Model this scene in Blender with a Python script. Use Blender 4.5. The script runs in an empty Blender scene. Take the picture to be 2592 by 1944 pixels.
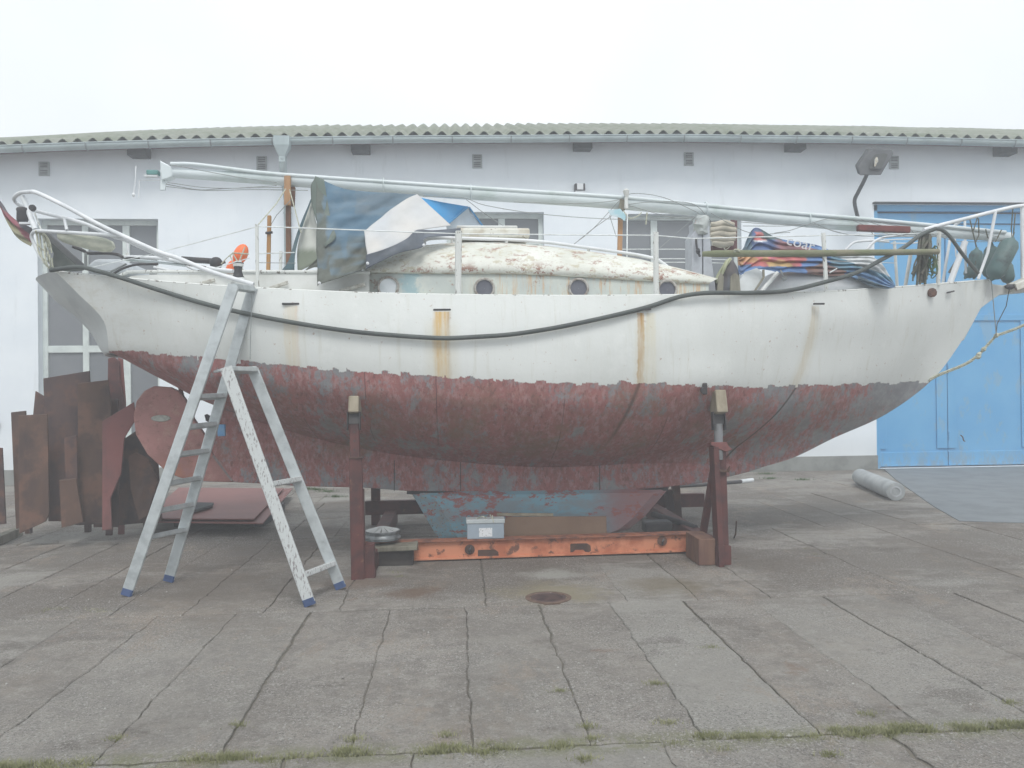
import bpy, bmesh, math, random
from mathutils import Vector, Matrix, noise
random.seed(7)
R = math.radians
sc = bpy.context.scene
COL = sc.collection

# ------------------------------------------------------------ camera
FPX, CAMH = 2016.0, 1.7
def cam_axes(yaw, roll, up):
    y, r, p = R(yaw), R(roll), math.atan(up / FPX)
    fw = Vector((math.sin(y) * math.cos(p), math.cos(y) * math.cos(p), math.sin(p)))
    rt = fw.cross(Vector((0, 0, 1))).normalized(); u = rt.cross(fw)
    return fw, rt * math.cos(r) - u * math.sin(r), u * math.cos(r) + rt * math.sin(r)
FW, RT, UP = cam_axes(4.0, 0.6, 8)
cd = bpy.data.cameras.new('camera'); cam = bpy.data.objects.new('camera', cd); COL.objects.link(cam)
cd.sensor_width = 36; cd.lens = 36 * FPX / 2592; cd.clip_end = 500; cd.clip_start = 0.05
cam.matrix_world = Matrix(((RT.x, UP.x, -FW.x, 0), (RT.y, UP.y, -FW.y, 0), (RT.z, UP.z, -FW.z, CAMH), (0, 0, 0, 1)))
sc.camera = cam
def ray(u, v): return FW * FPX + RT * (u - 1296) - UP * (v - 972)
def at(u, v, Y):                       # surveyed point: sight line meets the upright plane y = Y
    d = ray(u, v); return d * (Y / d.y) + Vector((0, 0, CAMH))
def gnd(u, v, z=0.0):                  # sight line meets the level z
    d = ray(u, v); return d * ((z - CAMH) / d.z) + Vector((0, 0, CAMH))

# ------------------------------------------------------------ world, sun, exposure
w = bpy.data.worlds.new("World"); sc.world = w; w.use_nodes = True
nt = w.node_tree; nt.nodes.clear()
sky = nt.nodes.new('ShaderNodeTexSky'); sky.sky_type = 'NISHITA'; sky.sun_disc = False
SUN_EL, SUN_AZ = 56, 178
sky.sun_elevation = R(SUN_EL); sky.sun_rotation = R(SUN_AZ); sky.dust_density = 6; sky.air_density = 1.0; sky.ozone_density = 1.0
hs = nt.nodes.new('ShaderNodeHueSaturation'); hs.inputs['Saturation'].default_value = 0.22; hs.inputs['Value'].default_value = 1.0
tc = nt.nodes.new('ShaderNodeTexCoord'); cn = nt.nodes.new('ShaderNodeTexNoise'); cn.inputs['Scale'].default_value = 1.6; cn.inputs['Detail'].default_value = 4
cr = nt.nodes.new('ShaderNodeMapRange'); cr.inputs['From Min'].default_value = .3; cr.inputs['From Max'].default_value = .7; cr.inputs['To Min'].default_value = .84; cr.inputs['To Max'].default_value = 1.12
mx = nt.nodes.new('ShaderNodeMix'); mx.data_type = 'RGBA'; mx.inputs[0].default_value = 0.88
mx.inputs[7].default_value = (6.9, 7.3, 7.6, 1)      # even cloud layer
vm = nt.nodes.new('ShaderNodeVectorMath'); vm.operation = 'SCALE'
bg = nt.nodes.new('ShaderNodeBackground'); bg.inputs[1].default_value = 0.10
wo = nt.nodes.new('ShaderNodeOutputWorld')
L = nt.links.new
L(sky.outputs[0], hs.inputs['Color']); L(hs.outputs[0], mx.inputs[6]); L(tc.outputs['Generated'], cn.inputs['Vector']); L(cn.outputs[0], cr.inputs['Value'])
L(mx.outputs[2], vm.inputs[0]); L(cr.outputs[0], vm.inputs['Scale']); L(vm.outputs[0], bg.inputs[0]); L(bg.outputs[0], wo.inputs[0])
sl = bpy.data.lights.new('sun', 'SUN'); so = bpy.data.objects.new('sun', sl); COL.objects.link(so)
sl.energy = 1.25; sl.angle = R(22); sl.color = (1, .97, .93)
az, el = R(SUN_AZ), R(SUN_EL)
sd = Vector((math.sin(az) * math.cos(el), math.cos(az) * math.cos(el), math.sin(el)))
so.rotation_euler = sd.to_track_quat('Z', 'Y').to_euler(); so.location = (0, 0, 30)
sc.view_settings.view_transform = 'Standard'; sc.view_settings.look = 'None'; sc.view_settings.gamma = 1; sc.view_settings.exposure = 0.66
sc.render.engine = 'CYCLES'; sc.cycles.max_bounces = 6; sc.cycles.volume_bounces = 1; sc.cycles.use_denoising = True

# ------------------------------------------------------------ object helpers
def tag(o, label=None, cat=None, group=None, kind=None):
    if label: o['label'] = label
    if cat: o['category'] = cat
    if group: o['group'] = group
    if kind: o['kind'] = kind
    return o
def thing(name, label, cat, loc=(0, 0, 0), group=None):
    o = bpy.data.objects.new(name, None); COL.objects.link(o); o.location = loc; o.empty_display_size = .1
    return tag(o, label, cat, group)
def wloc(o):
    l = Vector((0, 0, 0))
    while o is not None: l = l + o.location; o = o.parent
    return l
class MB:
    def __init__(s): s.v = []; s.f = []; s.m = []; s.c = {}
    def add(s, vs, fs, mi=0):
        b = len(s.v); s.v += [Vector(p) for p in vs]; s.f += [tuple(i + b for i in f) for f in fs]; s.m += [mi] * len(fs); return b
    def box(s, c, d, rot=None, mi=0, taper=1.0):
        c = Vector(c); h = Vector(d) / 2; vs = []
        for z in (-1, 1):
            k = taper if z > 0 else 1
            for x, y in ((-1, -1), (1, -1), (1, 1), (-1, 1)):
                p = Vector((x * h.x * k, y * h.y * k, z * h.z)); vs.append(c + (rot @ p if rot else p))
        s.add(vs, [(3, 2, 1, 0), (4, 5, 6, 7), (0, 1, 5, 4), (1, 2, 6, 5), (2, 3, 7, 6), (3, 0, 4, 7)], mi); return s
    def bar(s, a, b, w, d, side=(0, 1, 0), mi=0, bev=0):      # rectangular bar a->b, d along side, w across
        a, b = Vector(a), Vector(b); z = (b - a).normalized(); y = Vector(side); y = (y - z * y.dot(z)).normalized(); x = y.cross(z)
        vs = []
        e = bev
        prof = [(-w/2 + e, -d/2), (w/2 - e, -d/2), (w/2, -d/2 + e), (w/2, d/2 - e), (w/2 - e, d/2), (-w/2 + e, d/2), (-w/2, d/2 - e), (-w/2, -d/2 + e)] if e else [(-w/2, -d/2), (w/2, -d/2), (w/2, d/2), (-w/2, d/2)]
        n = len(prof)
        for q in (a, b):
            for px, py in prof: vs.append(q + x * px + y * py)
        s.add(vs, [tuple(range(n - 1, -1, -1)), tuple(range(n, 2 * n))] + [(i, (i + 1) % n, n + (i + 1) % n, n + i) for i in range(n)], mi); return s
    def tube(s, pts, r, n=8, caps=True, mi=0):
        pts = [Vector(p) for p in pts]; m = len(pts); rs = r if isinstance(r, (list, tuple)) else [r] * m
        t0 = (pts[1] - pts[0]).normalized(); nx = t0.orthogonal().normalized(); vs = []
        for i, p in enumerate(pts):
            t = (pts[min(i + 1, m - 1)] - pts[max(i - 1, 0)]).normalized()
            nx = (nx - t * nx.dot(t)).normalized(); ny = t.cross(nx)
            for k in range(n):
                a = 2 * math.pi * k / n; vs.append(p + (nx * math.cos(a) + ny * math.sin(a)) * rs[i])
        fs = [(i * n + k, i * n + (k + 1) % n, (i + 1) * n + (k + 1) % n, (i + 1) * n + k) for i in range(m - 1) for k in range(n)]
        if caps: fs += [tuple(range(n - 1, -1, -1)), tuple((m - 1) * n + k for k in range(n))]
        s.add(vs, fs, mi); return s
    def plate(s, pts, th, nrm=(0, -1, 0), mi=0):             # thick plate: outline pts, extruded th along -nrm
        pts = [Vector(p) for p in pts]; nrm = Vector(nrm); n = len(pts)
        vs = pts + [p - nrm * th for p in pts]
        ar = Vector((0, 0, 0))
        for i in range(n): ar += pts[i].cross(pts[(i + 1) % n])
        fs = [tuple(range(n)), tuple(range(2 * n - 1, n - 1, -1))] + [(i, n + i, n + (i + 1) % n, (i + 1) % n) for i in range(n)]
        if ar.dot(nrm) < 0: fs = [tuple(reversed(f)) for f in fs]
        s.add(vs, fs, mi); return s
    def grid(s, rows, mi=0, closed=False):
        n = len(rows[0]); b = len(s.v); fs = []
        for i in range(len(rows) - 1):
            for j in range(n - 1 + (1 if closed else 0)): k = (j + 1) % n; fs.append((i * n + j, i * n + k, (i + 1) * n + k, (i + 1) * n + j))
        s.add([p for r_ in rows for p in r_], fs, mi); return b
    def lathe(s, o, axis, prof, n=16, mi=0):                 # prof: (distance along axis, radius)
        o = Vector(o); a = Vector(axis).normalized(); x = a.orthogonal().normalized(); y = a.cross(x); rows = []
        for d, r_ in prof: rows.append([o + a * d + (x * math.cos(2 * math.pi * k / n) + y * math.sin(2 * math.pi * k / n)) * r_ for k in range(n)])
        b = s.grid(rows, mi, True); m = len(rows)
        s.f += [tuple(b + k for k in range(n - 1, -1, -1)), tuple(b + (m - 1) * n + k for k in range(n))]; s.m += [mi, mi]; return s
    def build(s, name, mat, parent=None, smooth=False, solid=0, attrs=None, bevel=0, subd=0):
        me = bpy.data.meshes.new(name); off = wloc(parent) if parent else Vector((0, 0, 0))
        me.from_pydata([tuple(p - off) for p in s.v], [], s.f)
        for m_ in (mat if isinstance(mat, (list, tuple)) else [mat]): me.materials.append(m_)
        for p, i in zip(me.polygons, s.m): p.material_index = i; p.use_smooth = smooth
        if attrs:
            for k, (typ, vals) in attrs.items():
                a = me.attributes.new(k, typ, 'POINT')
                for i, x in enumerate(vals):
                    if typ == 'FLOAT': a.data[i].value = x
                    else: a.data[i].color = x
        me.update(); me.validate()
        if smooth and not attrs:
            bm = bmesh.new(); bm.from_mesh(me); bmesh.ops.recalc_face_normals(bm, faces=bm.faces)
            for e in bm.edges:
                if len(e.link_faces) == 2 and e.calc_face_angle(0) > R(48): e.smooth = False
            bm.to_mesh(me); bm.free()
        o = bpy.data.objects.new(name, me); COL.objects.link(o)
        if parent: o.parent = parent
        if subd: md = o.modifiers.new('s', 'SUBSURF'); md.levels = subd; md.render_levels = subd
        if solid: md = o.modifiers.new('t', 'SOLIDIFY'); md.thickness = solid; md.offset = 0
        if bevel: md = o.modifiers.new('b', 'BEVEL'); md.width = bevel; md.segments = 2; md.limit_method = 'ANGLE'
        return o
def smooth_pts(pts, k=6):                                    # Catmull-Rom through points
    pts = [Vector(p) for p in pts]; out = []
    for i in range(len(pts) - 1):
        p0 = pts[i - 1] if i else pts[0] * 2 - pts[1]; p1, p2 = pts[i], pts[i + 1]; p3 = pts[i + 2] if i + 2 < len(pts) else p2 * 2 - p1
        for j in range(k):
            t = j / k; out.append(0.5 * ((2 * p1) + (p2 - p0) * t + (2 * p0 - 5 * p1 + 4 * p2 - p3) * t * t + (3 * p1 - p0 - 3 * p2 + p3) * t ** 3))
    out.append(pts[-1]); return out
def resample(pts, n):
    d = [0]
    for a, b in zip(pts, pts[1:]): d.append(d[-1] + (Vector(b) - Vector(a)).length)
    out = []; j = 0
    for i in range(n):
        t = d[-1] * i / (n - 1)
        while j < len(d) - 2 and d[j + 1] < t: j += 1
        q = (t - d[j]) / max(d[j + 1] - d[j], 1e-9); out.append(Vector(pts[j]).lerp(Vector(pts[j + 1]), min(max(q, 0), 1)))
    return out
def P(seq, Y): return [at(u, v, Y) for u, v in seq]

# ------------------------------------------------------------ materials
class NT:
    def __init__(s, name):
        s.m = bpy.data.materials.new(name); s.m.use_nodes = True; s.t = s.m.node_tree; s.b = s.t.nodes['Principled BSDF']; s.g = s.t.nodes.new('ShaderNodeNewGeometry')
    def n(s, typ, **k):
        x = s.t.nodes.new(typ)
        for a, b in k.items(): setattr(x, a, b)
        return x
    def l(s, a, b): s.t.links.new(a, b)
    def pos(s, sx=1, sy=1, sz=1):
        m = s.n('ShaderNodeMapping'); m.inputs['Scale'].default_value = (sx, sy, sz); s.l(s.g.outputs['Position'], m.inputs[0]); return m.outputs[0]
    def noise(s, scale, detail=5, rough=.55, vec=None, w=0):
        x = s.n('ShaderNodeTexNoise', noise_dimensions='4D'); x.inputs['Scale'].default_value = scale; x.inputs['Detail'].default_value = detail; x.inputs['Roughness'].default_value = rough; x.inputs['W'].default_value = w
        s.l(vec if vec else s.g.outputs['Position'], x.inputs['Vector']); return x.outputs[0]
    def ramp(s, x, a, b, lo=0., hi=1.):
        r = s.n('ShaderNodeMapRange', clamp=True, interpolation_type='SMOOTHSTEP'); s.l(x, r.inputs[0])
        for i, q in enumerate((a, b, lo, hi)): r.inputs[i + 1].default_value = q
        return r.outputs[0]
    def math(s, op, a, b=None):
        m = s.n('ShaderNodeMath', operation=op)
        for i, q in enumerate((a, b)):
            if q is None: continue
            if isinstance(q, (int, float)): m.inputs[i].default_value = q
            else: s.l(q, m.inputs[i])
        return m.outputs[0]
    def mix(s, f, a, b):
        m = s.n('ShaderNodeMix', data_type='RGBA')
        for i, q in ((0, f), (6, a), (7, b)):
            if isinstance(q, (int, float)): m.inputs[i].default_value = q
            elif isinstance(q, (tuple, list)): m.inputs[i].default_value = tuple(q) + (1,) if len(q) == 3 else q
            else: s.l(q, m.inputs[i])
        return m.outputs[2]
    def attr(s, name):
        a = s.n('ShaderNodeAttribute', attribute_name=name); return a
    def xyz(s):
        x = s.n('ShaderNodeSeparateXYZ'); s.l(s.g.outputs['Position'], x.inputs[0]); return x.outputs
    def bump(s, h, strength=.3, dist=.01):
        b = s.n('ShaderNodeBump'); b.inputs['Strength'].default_value = strength; b.inputs['Distance'].default_value = dist; s.l(h, b.inputs['Height']); s.l(b.outputs[0], s.b.inputs['Normal'])
    def out(s, col, rough=.7, metal=0., spec=.4):
        if isinstance(col, tuple): s.b.inputs['Base Color'].default_value = col + (1,)
        else: s.l(col, s.b.inputs['Base Color'])
        if isinstance(rough, (int, float)): s.b.inputs['Roughness'].default_value = rough
        else: s.l(rough, s.b.inputs['Roughness'])
        s.b.inputs['Metallic'].default_value = metal; s.b.inputs['Specular IOR Level'].default_value = spec; return s.m
def plain(name, c, c2=None, scale=8, rough=.6, metal=0., bump=.15, sz=1., thr=(.4, .65), spots=None):
    t = NT(name); c2 = c2 or tuple(x * .75 for x in c)
    f = t.ramp(t.noise(scale, 6, .6, t.pos(1, 1, sz)), *thr)
    col = t.mix(f, c, c2)
    if spots:                                                   # (colour, noise scale, lo, hi)
        col = t.mix(t.ramp(t.noise(spots[1], 6, .65, None, 3), spots[2], spots[3]), col, spots[0])
    if bump: t.bump(t.noise(scale * 6, 4), bump, .004)
    return t.out(col, rough, metal)
RUST = (.14, .065, .035)
M = {}
M['white'] = plain('white_paint', (.62, .64, .63), (.50, .51, .49), 5, .45, spots=(RUST, 9, .70, .74))
M['white_clean'] = plain('clean_white', (.70, .72, .74), (.58, .61, .63), 3, .45, bump=.03)
M['flaky'] = plain('flaking_white_paint', (.62, .64, .62), (.20, .19, .17), 30, .6, thr=(.57, .62), sz=.4, spots=(RUST, 14, .66, .72))
M['mast'] = plain('mast_paint', (.60, .66, .68), (.42, .50, .48), 2.2, .4, bump=.02, thr=(.45, .75))
M['alu'] = plain('worn_aluminium', (.50, .54, .55), (.36, .39, .40), 9, .42, .35, thr=(.4, .7), spots=((.12, .10, .12), 40, .66, .72))
M['alu_spat'] = plain('spattered_aluminium', (.55, .58, .58), (.25, .235, .24), 80, .55, .1, thr=(.54, .62), sz=.3)
M['blue_plastic'] = plain('blue_plastic', (.06, .10, .22), None, 10, .5, bump=.03)
M['rustred'] = plain('red_primer_steel', (.115, .04, .036), (.065, .03, .03), 6, .65, spots=((.17, .08, .05), 11, .6, .7))
M['rust'] = plain('rusty_steel', (.085, .052, .047), (.042, .030, .032), 3.2, .85, sz=.4, spots=((.115, .06, .045), 4, .47, .62))
M['rust2'] = plain('brown_rusty_steel', (.095, .055, .04), (.045, .03, .028), 2.6, .85, sz=.35, spots=((.135, .072, .05), 3.4, .47, .64))
M['rust_pink'] = plain('primed_steel', (.20, .075, .07), (.11, .055, .052), 2, .75, sz=.5, spots=((.05, .032, .03), 3, .55, .75))
M['primer_board'] = plain('red_primed_sheet', (.21, .085, .075), (.17, .07, .065), 2, .55, bump=.05, spots=((.11, .06, .055), 8, .62, .72))
M['orange'] = plain('orange_paint', (.56, .23, .13), (.40, .135, .07), 5, .65, thr=(.42, .6), spots=((.16, .075, .05), 8, .55, .63))
M['wood'] = plain('grey_wood', (.21, .20, .16), (.12, .11, .085), 7, .8, sz=.15)
M['brownwood'] = plain('brown_wood', (.20, .10, .055), (.11, .06, .04), 7, .8, sz=.15)
M['palewood'] = plain('pale_wood', (.42, .24, .12), (.28, .17, .10), 7, .75, sz=.15)
M['mosswood'] = plain('mossy_pole', (.155, .17, .10), (.21, .20, .14), 5, .8)
M['dark'] = plain('dark_iron', (.035, .037, .042), (.055, .05, .05), 9, .6)
M['rubber'] = plain('weathered_hose', (.085, .10, .095), (.05, .06, .06), 3, .6, bump=.1, thr=(.35, .7))
M['glass'] = NT('dark_glass').out((.05, .055, .062), .08, 0, .5)
M['gutter'] = plain('zinc_gutter', (.42, .49, .50), (.32, .38, .39), 1.5, .4, .3, bump=.02)
M['bracket'] = plain('bracket_zinc', (.24, .27, .28), None, 8, .5, bump=0)
M['plinth'] = plain('grey_plinth', (.27, .28, .27), (.2, .21, .2), 3, .9)
M['frame'] = plain('white_frame', (.62, .68, .66), (.52, .57, .56), 4, .5, bump=.03)
M['purlin'] = plain('dark_timber', (.055, .06, .065), None, 8, .8)
M['lampgrey'] = plain('grey_lamp_housing', (.04, .044, .048), (.06, .065, .07), 8, .6, bump=.04)
M['vent'] = plain('vent_plastic', (.38, .41, .42), None, 10, .6, bump=.02)
M['reddark'] = plain('maroon_fascia', (.10, .055, .065), None, 6, .8)
M['cream'] = plain('cream_cloth', (.52, .48, .40), (.36, .34, .28), 7, .85)
M['olivecloth'] = plain('grey_green_canvas', (.16, .18, .165), (.11, .125, .12), 5, .85)
M['rope'] = plain('pale_rope', (.50, .51, .42), (.33, .34, .26), 30, .9)
M['ropegreen'] = plain('green_weathered_rope', (.075, .085, .06), (.15, .14, .12), 18, .9)
M['wire'] = plain('grey_wire', (.25, .27, .27), None, 10, .5, bump=0)
M['whitewire'] = plain('white_coated_wire', (.72, .76, .76), None, 10, .5, bump=0)
M['fender'] = plain('green_grey_fender', (.07, .13, .13), (.11, .16, .155), 5, .55, spots=((.045, .06, .065), 4, .55, .7))
M['orangebuoy'] = plain('orange_buoy', (.85, .17, .05), (.75, .22, .09), 5, .5, bump=.03)
M['asphalt'] = plain('grey_apron', (.19, .21, .225), (.155, .17, .18), 2.5, .85, bump=.3)
M['cardboard'] = plain('brown_board', (.24, .16, .11), (.20, .13, .09), 3, .8, bump=.05)
M['boxgrey'] = plain('grey_plastic_box', (.33, .39, .45), (.29, .345, .40), 4, .5, bump=.03)
M['greyroll'] = plain('grey_roll', (.40, .42, .42), (.30, .32, .33), 5, .6, bump=.1)
M['soil'] = plain('joint_soil', (.13, .12, .10), (.18, .165, .14), 9, .95, bump=.5)
M['paper'] = plain('printed_paper', (.72, .74, .76), (.35, .36, .36), 60, .7, thr=(.55, .62), bump=0)

def mat_wall():
    t = NT('white_plaster'); x, y, z = t.xyz()
    c = t.mix(t.ramp(t.noise(1.1, 5, .6), .35, .7), (.79, .84, .88), (.73, .785, .835))
    c = t.mix(t.ramp(t.noise(2.2, 6, .7, t.pos(2, 1, .35), 4), .56, .70, 0, .25), c, (.52, .56, .58))
    c = t.mix(t.ramp(z, .3, .9, .22, 0), c, (.45, .46, .45))
    t.bump(t.noise(60, 4), .15, .004); return t.out(c, .85, 0, .3)
def mat_roof():
    t = NT('fibre_cement_roof')
    c = t.mix(t.ramp(t.noise(1.5, 8, .7), .35, .65), (.27, .285, .25), (.19, .215, .165))
    c = t.mix(t.ramp(t.noise(14, 6, .75, None, 2), .60, .66), c, (.50, .51, .47))
    c = t.mix(t.ramp(t.noise(9, 6, .75, None, 7), .56, .7), c, (.11, .12, .09))
    t.bump(t.noise(25, 6, .7), .6, .02); return t.out(c, .95, 0, .2)
def mat_blue():
    t = NT('blue_door_paint')
    c = t.mix(t.ramp(t.noise(.9, 5, .6), .35, .65), (.10, .34, .61), (.135, .385, .64))
    c = t.mix(t.ramp(t.noise(3, 7, .7, t.pos(1, 1, .5), 3), .56, .62, 0, .6), c, (.22, .37, .50))
    x, y, z = t.xyz(); c = t.mix(t.math('MULTIPLY', t.ramp(z, .45, .0, 0, .6), t.ramp(t.noise(5, 7, .8, t.pos(1, 1, .4), 5), .45, .56)), c, (.24, .27, .28))
    t.bump(t.noise(30, 3), .06, .003); return t.out(c, .5, 0, .35)
def bottom_colours(t, hatt):
    """Faded red antifouling with blue-grey undercoat showing; hatt = height above the paint line (None on keel parts)."""
    x, y, z = t.xyz()
    big = t.noise(1.1, 8, .68, t.pos(1, .4, 1.3), 1)
    red = t.mix(t.ramp(t.noise(5.5, 9, .78, t.pos(1, .4, .5), 5), .36, .66), (.37, .15, .145), (.26, .113, .108))
    red = t.mix(t.ramp(t.noise(17, 6, .75, t.pos(1, .4, .6), 8), .47, .60, 0, .65), red, (.42, .27, .26))
    red = t.mix(t.ramp(t.noise(31, 5, .75, t.pos(1, .4, .5), 18), .52, .62, 0, .6), red, (.125, .065, .062))
    blue = t.mix(t.ramp(t.noise(6, 8, .75, None, 2), .35, .65), (.28, .31, .325), (.19, .21, .225))
    patch = t.noise(3.6, 10, .82, t.pos(1.3, .3, .8), 0)
    fine = t.noise(19, 6, .75, t.pos(1.2, .3, .6), 27)
    thr = t.math('ADD', t.math('ADD', patch, t.math('MULTIPLY', t.math('SUBTRACT', big, .5), .45)), t.math('MULTIPLY', t.math('SUBTRACT', fine, .5), .22))
    bowward = t.ramp(x, 2.4, 5.0, 0, .10)
    lowward = t.ramp(z, 1.0, .62, 0, .03)
    underl = t.ramp(x, -1.5, -3.2, 0, -.03)
    f = t.ramp(t.math('ADD', t.math('ADD', t.math('ADD', thr, bowward), lowward), underl), .505, .60, 0, .9)
    c = t.mix(f, red, blue)
    br = t.ramp(t.noise(2.1, 10, .8, t.pos(.8, .3, 1.2), 11), .46, .64)
    br = t.math('MULTIPLY', br, t.ramp(z, 1.85, 1.45, 0, .7)); br = t.math('MULTIPLY', br, t.ramp(z, .75, 1.1, 0, 1))
    br = t.math('MULTIPLY', br, t.ramp(t.math('ABSOLUTE', t.math('SUBTRACT', x, .9)), 1.6, 3.6, 1, .35))
    c = t.mix(br, c, (.20, .14, .09))
    fl = t.ramp(t.noise(30, 6, .8, t.pos(1, .4, .6), 13), .62, .68, 0, .75)
    c = t.mix(t.math('MULTIPLY', fl, t.ramp(t.noise(1.4, 4, .6, None, 33), .46, .58)), c, (.38, .31, .24))
    return c
def mat_hull():
    t = NT('hull_paint'); x, y, z = t.xyz()
    h = t.attr('above_line').outputs['Fac']
    c = t.mix(t.ramp(t.noise(1.3, 6, .6, t.pos(1, 1, .5)), .35, .7), (.69, .715, .70), (.62, .645, .625))
    c = t.mix(t.ramp(t.noise(7, 7, .7, t.pos(2.2, 1, .16), 6), .53, .68, 0, .34), c, (.52, .52, .45))
    c = t.mix(t.ramp(t.noise(24, 5, .7, None, 9), .64, .66, 0, .7), c, (.36, .24, .18))
    c = t.mix(t.ramp(t.noise(3.1, 7, .75, t.pos(1, 1, .8), 19), .55, .62, 0, .35), c, (.74, .76, .745))
    # sheer edge chips
    e = t.math('SUBTRACT', t.attr('below_sheer').outputs['Fac'], t.math('MULTIPLY', t.noise(13, 6, .75, t.pos(.5, 1, 1)), .06))
    c = t.mix(t.ramp(e, -.059, -.055, .85, 0), c, (.26, .13, .10))
    # weathered area near the stern
    c = t.mix(t.math('MULTIPLY', t.ramp(x, -3.6, -2.4, .45, 0), t.ramp(t.noise(9, 8, .75, t.pos(1, 1, 2)), .45, .65)), c, (.52, .51, .44))
    for (u, v, hb, wd, strength, colr, col2) in STREAKS:
        p = at(u, v, YC - hb); hw = wd * (YC - hb) / FPX / 2
        wob = t.math('MULTIPLY', t.math('SUBTRACT', t.noise(3.0, 7, .75, t.pos(.05, 1, 1), u), .5), .09)
        dx = t.math('SUBTRACT', t.math('ADD', x, wob), p.x)
        if u > 2000: dx = t.math('SUBTRACT', dx, t.math('MULTIPLY', t.math('POWER', t.math('MAXIMUM', t.math('SUBTRACT', p.z, z), 0), 2.0), -.27))
        a = t.math('ABSOLUTE', dx)
        strp = t.noise(1, 3, .6, t.pos(55, 1, 1.2), u)
        m = t.ramp(a, hw * .62, hw * 1.12, 1, 0); m = t.math('MULTIPLY', m, t.ramp(z, p.z - .01, p.z, 1, 0))
        m = t.math('MULTIPLY', m, t.ramp(t.math('SUBTRACT', p.z, z), .0, .95, strength, strength * .62)); m = t.math('MULTIPLY', m, t.ramp(strp, .38, .6, .62, 1)); m = t.math('MULTIPLY', m, t.ramp(t.noise(4, 6, .7, t.pos(3, 1, .6), u + 3), .36, .56, .55, 1.1))
        edge = t.ramp(dx, hw * .35, hw * .95)
        c = t.mix(m, c, t.mix(edge, colr, col2))
        halo = t.math('MULTIPLY', t.ramp(a, hw, hw * 2.4, .3 * strength, 0), t.ramp(z, p.z - .2, p.z, 1, 0))
        c = t.mix(halo, c, (.55, .50, .36))
    bot = bottom_colours(t, h)
    # drips carried on below the paint line
    p = at(1618, 980, YC - 1.45)
    dx = t.math('ABSOLUTE', t.math('ADD', t.math('SUBTRACT', x, p.x), t.math('MULTIPLY', t.math('SUBTRACT', p.z, z), .33)))
    bot = t.mix(t.math('MULTIPLY', t.ramp(dx, .0, .035, .7, 0), t.ramp(z, 1.05, 1.25)), bot, (.075, .045, .03))
    p = at(2030, 985, YC - 1.0)
    dx = t.math('ABSOLUTE', t.math('ADD', t.math('SUBTRACT', x, p.x), t.math('MULTIPLY', t.math('SUBTRACT', p.z, z), .62)))
    bot = t.mix(t.ramp(dx, .004, .02, .85, 0), bot, (.05, .042, .038))
    for u, hb in ((925, 1.35), (1104, 1.42), (1700, 1.3), (757, 1.1), (1430, 1.45)):
        p = at(u, 1000, YC - hb)
        dx = t.math('ABSOLUTE', t.math('SUBTRACT', t.math('ADD', x, t.math('MULTIPLY', t.noise(4, 2, .5, None, u), .02)), p.x + .01))
        bot = t.mix(t.math('MULTIPLY', t.ramp(dx, .002, .007, .6, 0), t.ramp(t.noise(1.6, 3, .5, None, u), .45, .5)), bot, (.05, .035, .035))
    # ragged paint line: blocky brush ends
    vb = t.n('ShaderNodeTexVoronoi', feature='F1'); vb.inputs['Scale'].default_value = 1.0
    t.l(t.pos(9, 0.0, .0), vb.inputs['Vector'])
    sepc = t.n('ShaderNodeSeparateColor'); t.l(vb.outputs['Color'], sepc.inputs[0])
    j = t.math('MULTIPLY', t.math('SUBTRACT', sepc.outputs[0], .5), .035)
    j = t.math('ADD', j, t.math('MULTIPLY', t.math('SUBTRACT', t.noise(7, 8, .75, t.pos(1, .2, .6), 21), .5), .10))
    line = t.ramp(t.math('ADD', h, j), -.004, .004)
    # patches where the red is worn to grey right under the line
    c = t.mix(line, bot, c)
    t.bump(t.math('ADD', t.math('ADD', t.noise(18, 6, .7), t.math('MULTIPLY', line, .6)), t.math('MULTIPLY', t.noise(1.7, 3, .5, None, 88), 3.5)), .28, .007)
    return t.out(c, t.ramp(line, 0, 1, .8, .38), 0, .4)
def mat_bottom(name, tealw=0):
    t = NT(name); c = bottom_colours(t, None)
    if tealw:
        x, y, z = t.xyz()
        teal = t.mix(t.ramp(t.noise(6, 7, .7, t.pos(.6, 1, 1.4), 2), .4, .62), (.235, .43, .52), (.27, .33, .37))
        f = t.ramp(t.noise(2.6, 8, .72, t.pos(.7, 1, 1.5), 17), .42, .47, 1, 0)
        f2 = t.ramp(t.noise(5, 8, .75, t.pos(.7, 1, 1.3), 23), .54, .58, 0, 1)
        f = t.math('MAXIMUM', f, f2); f = t.math('MAXIMUM', f, t.ramp(x, 1.35, 1.8, 0, .75))
        c = t.mix(f, teal, (.36, .15, .14))
        barn = t.math('MULTIPLY', t.ramp(t.noise(42, 4, .7), .54, .62), t.math('MAXIMUM', t.ramp(z, .26, .10), t.ramp(t.math('ADD', x, t.math('MULTIPLY', z, .55)), .05, .22, 1, 0)))
        c = t.mix(barn, c, (.36, .33, .27)); c = t.mix(t.math('MULTIPLY', barn, t.ramp(t.noise(60, 3), .55, .6)), c, (.06, .045, .045))
    t.bump(t.noise(20, 6, .7), .35, .008); return t.out(c, .8, 0, .3)
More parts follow.
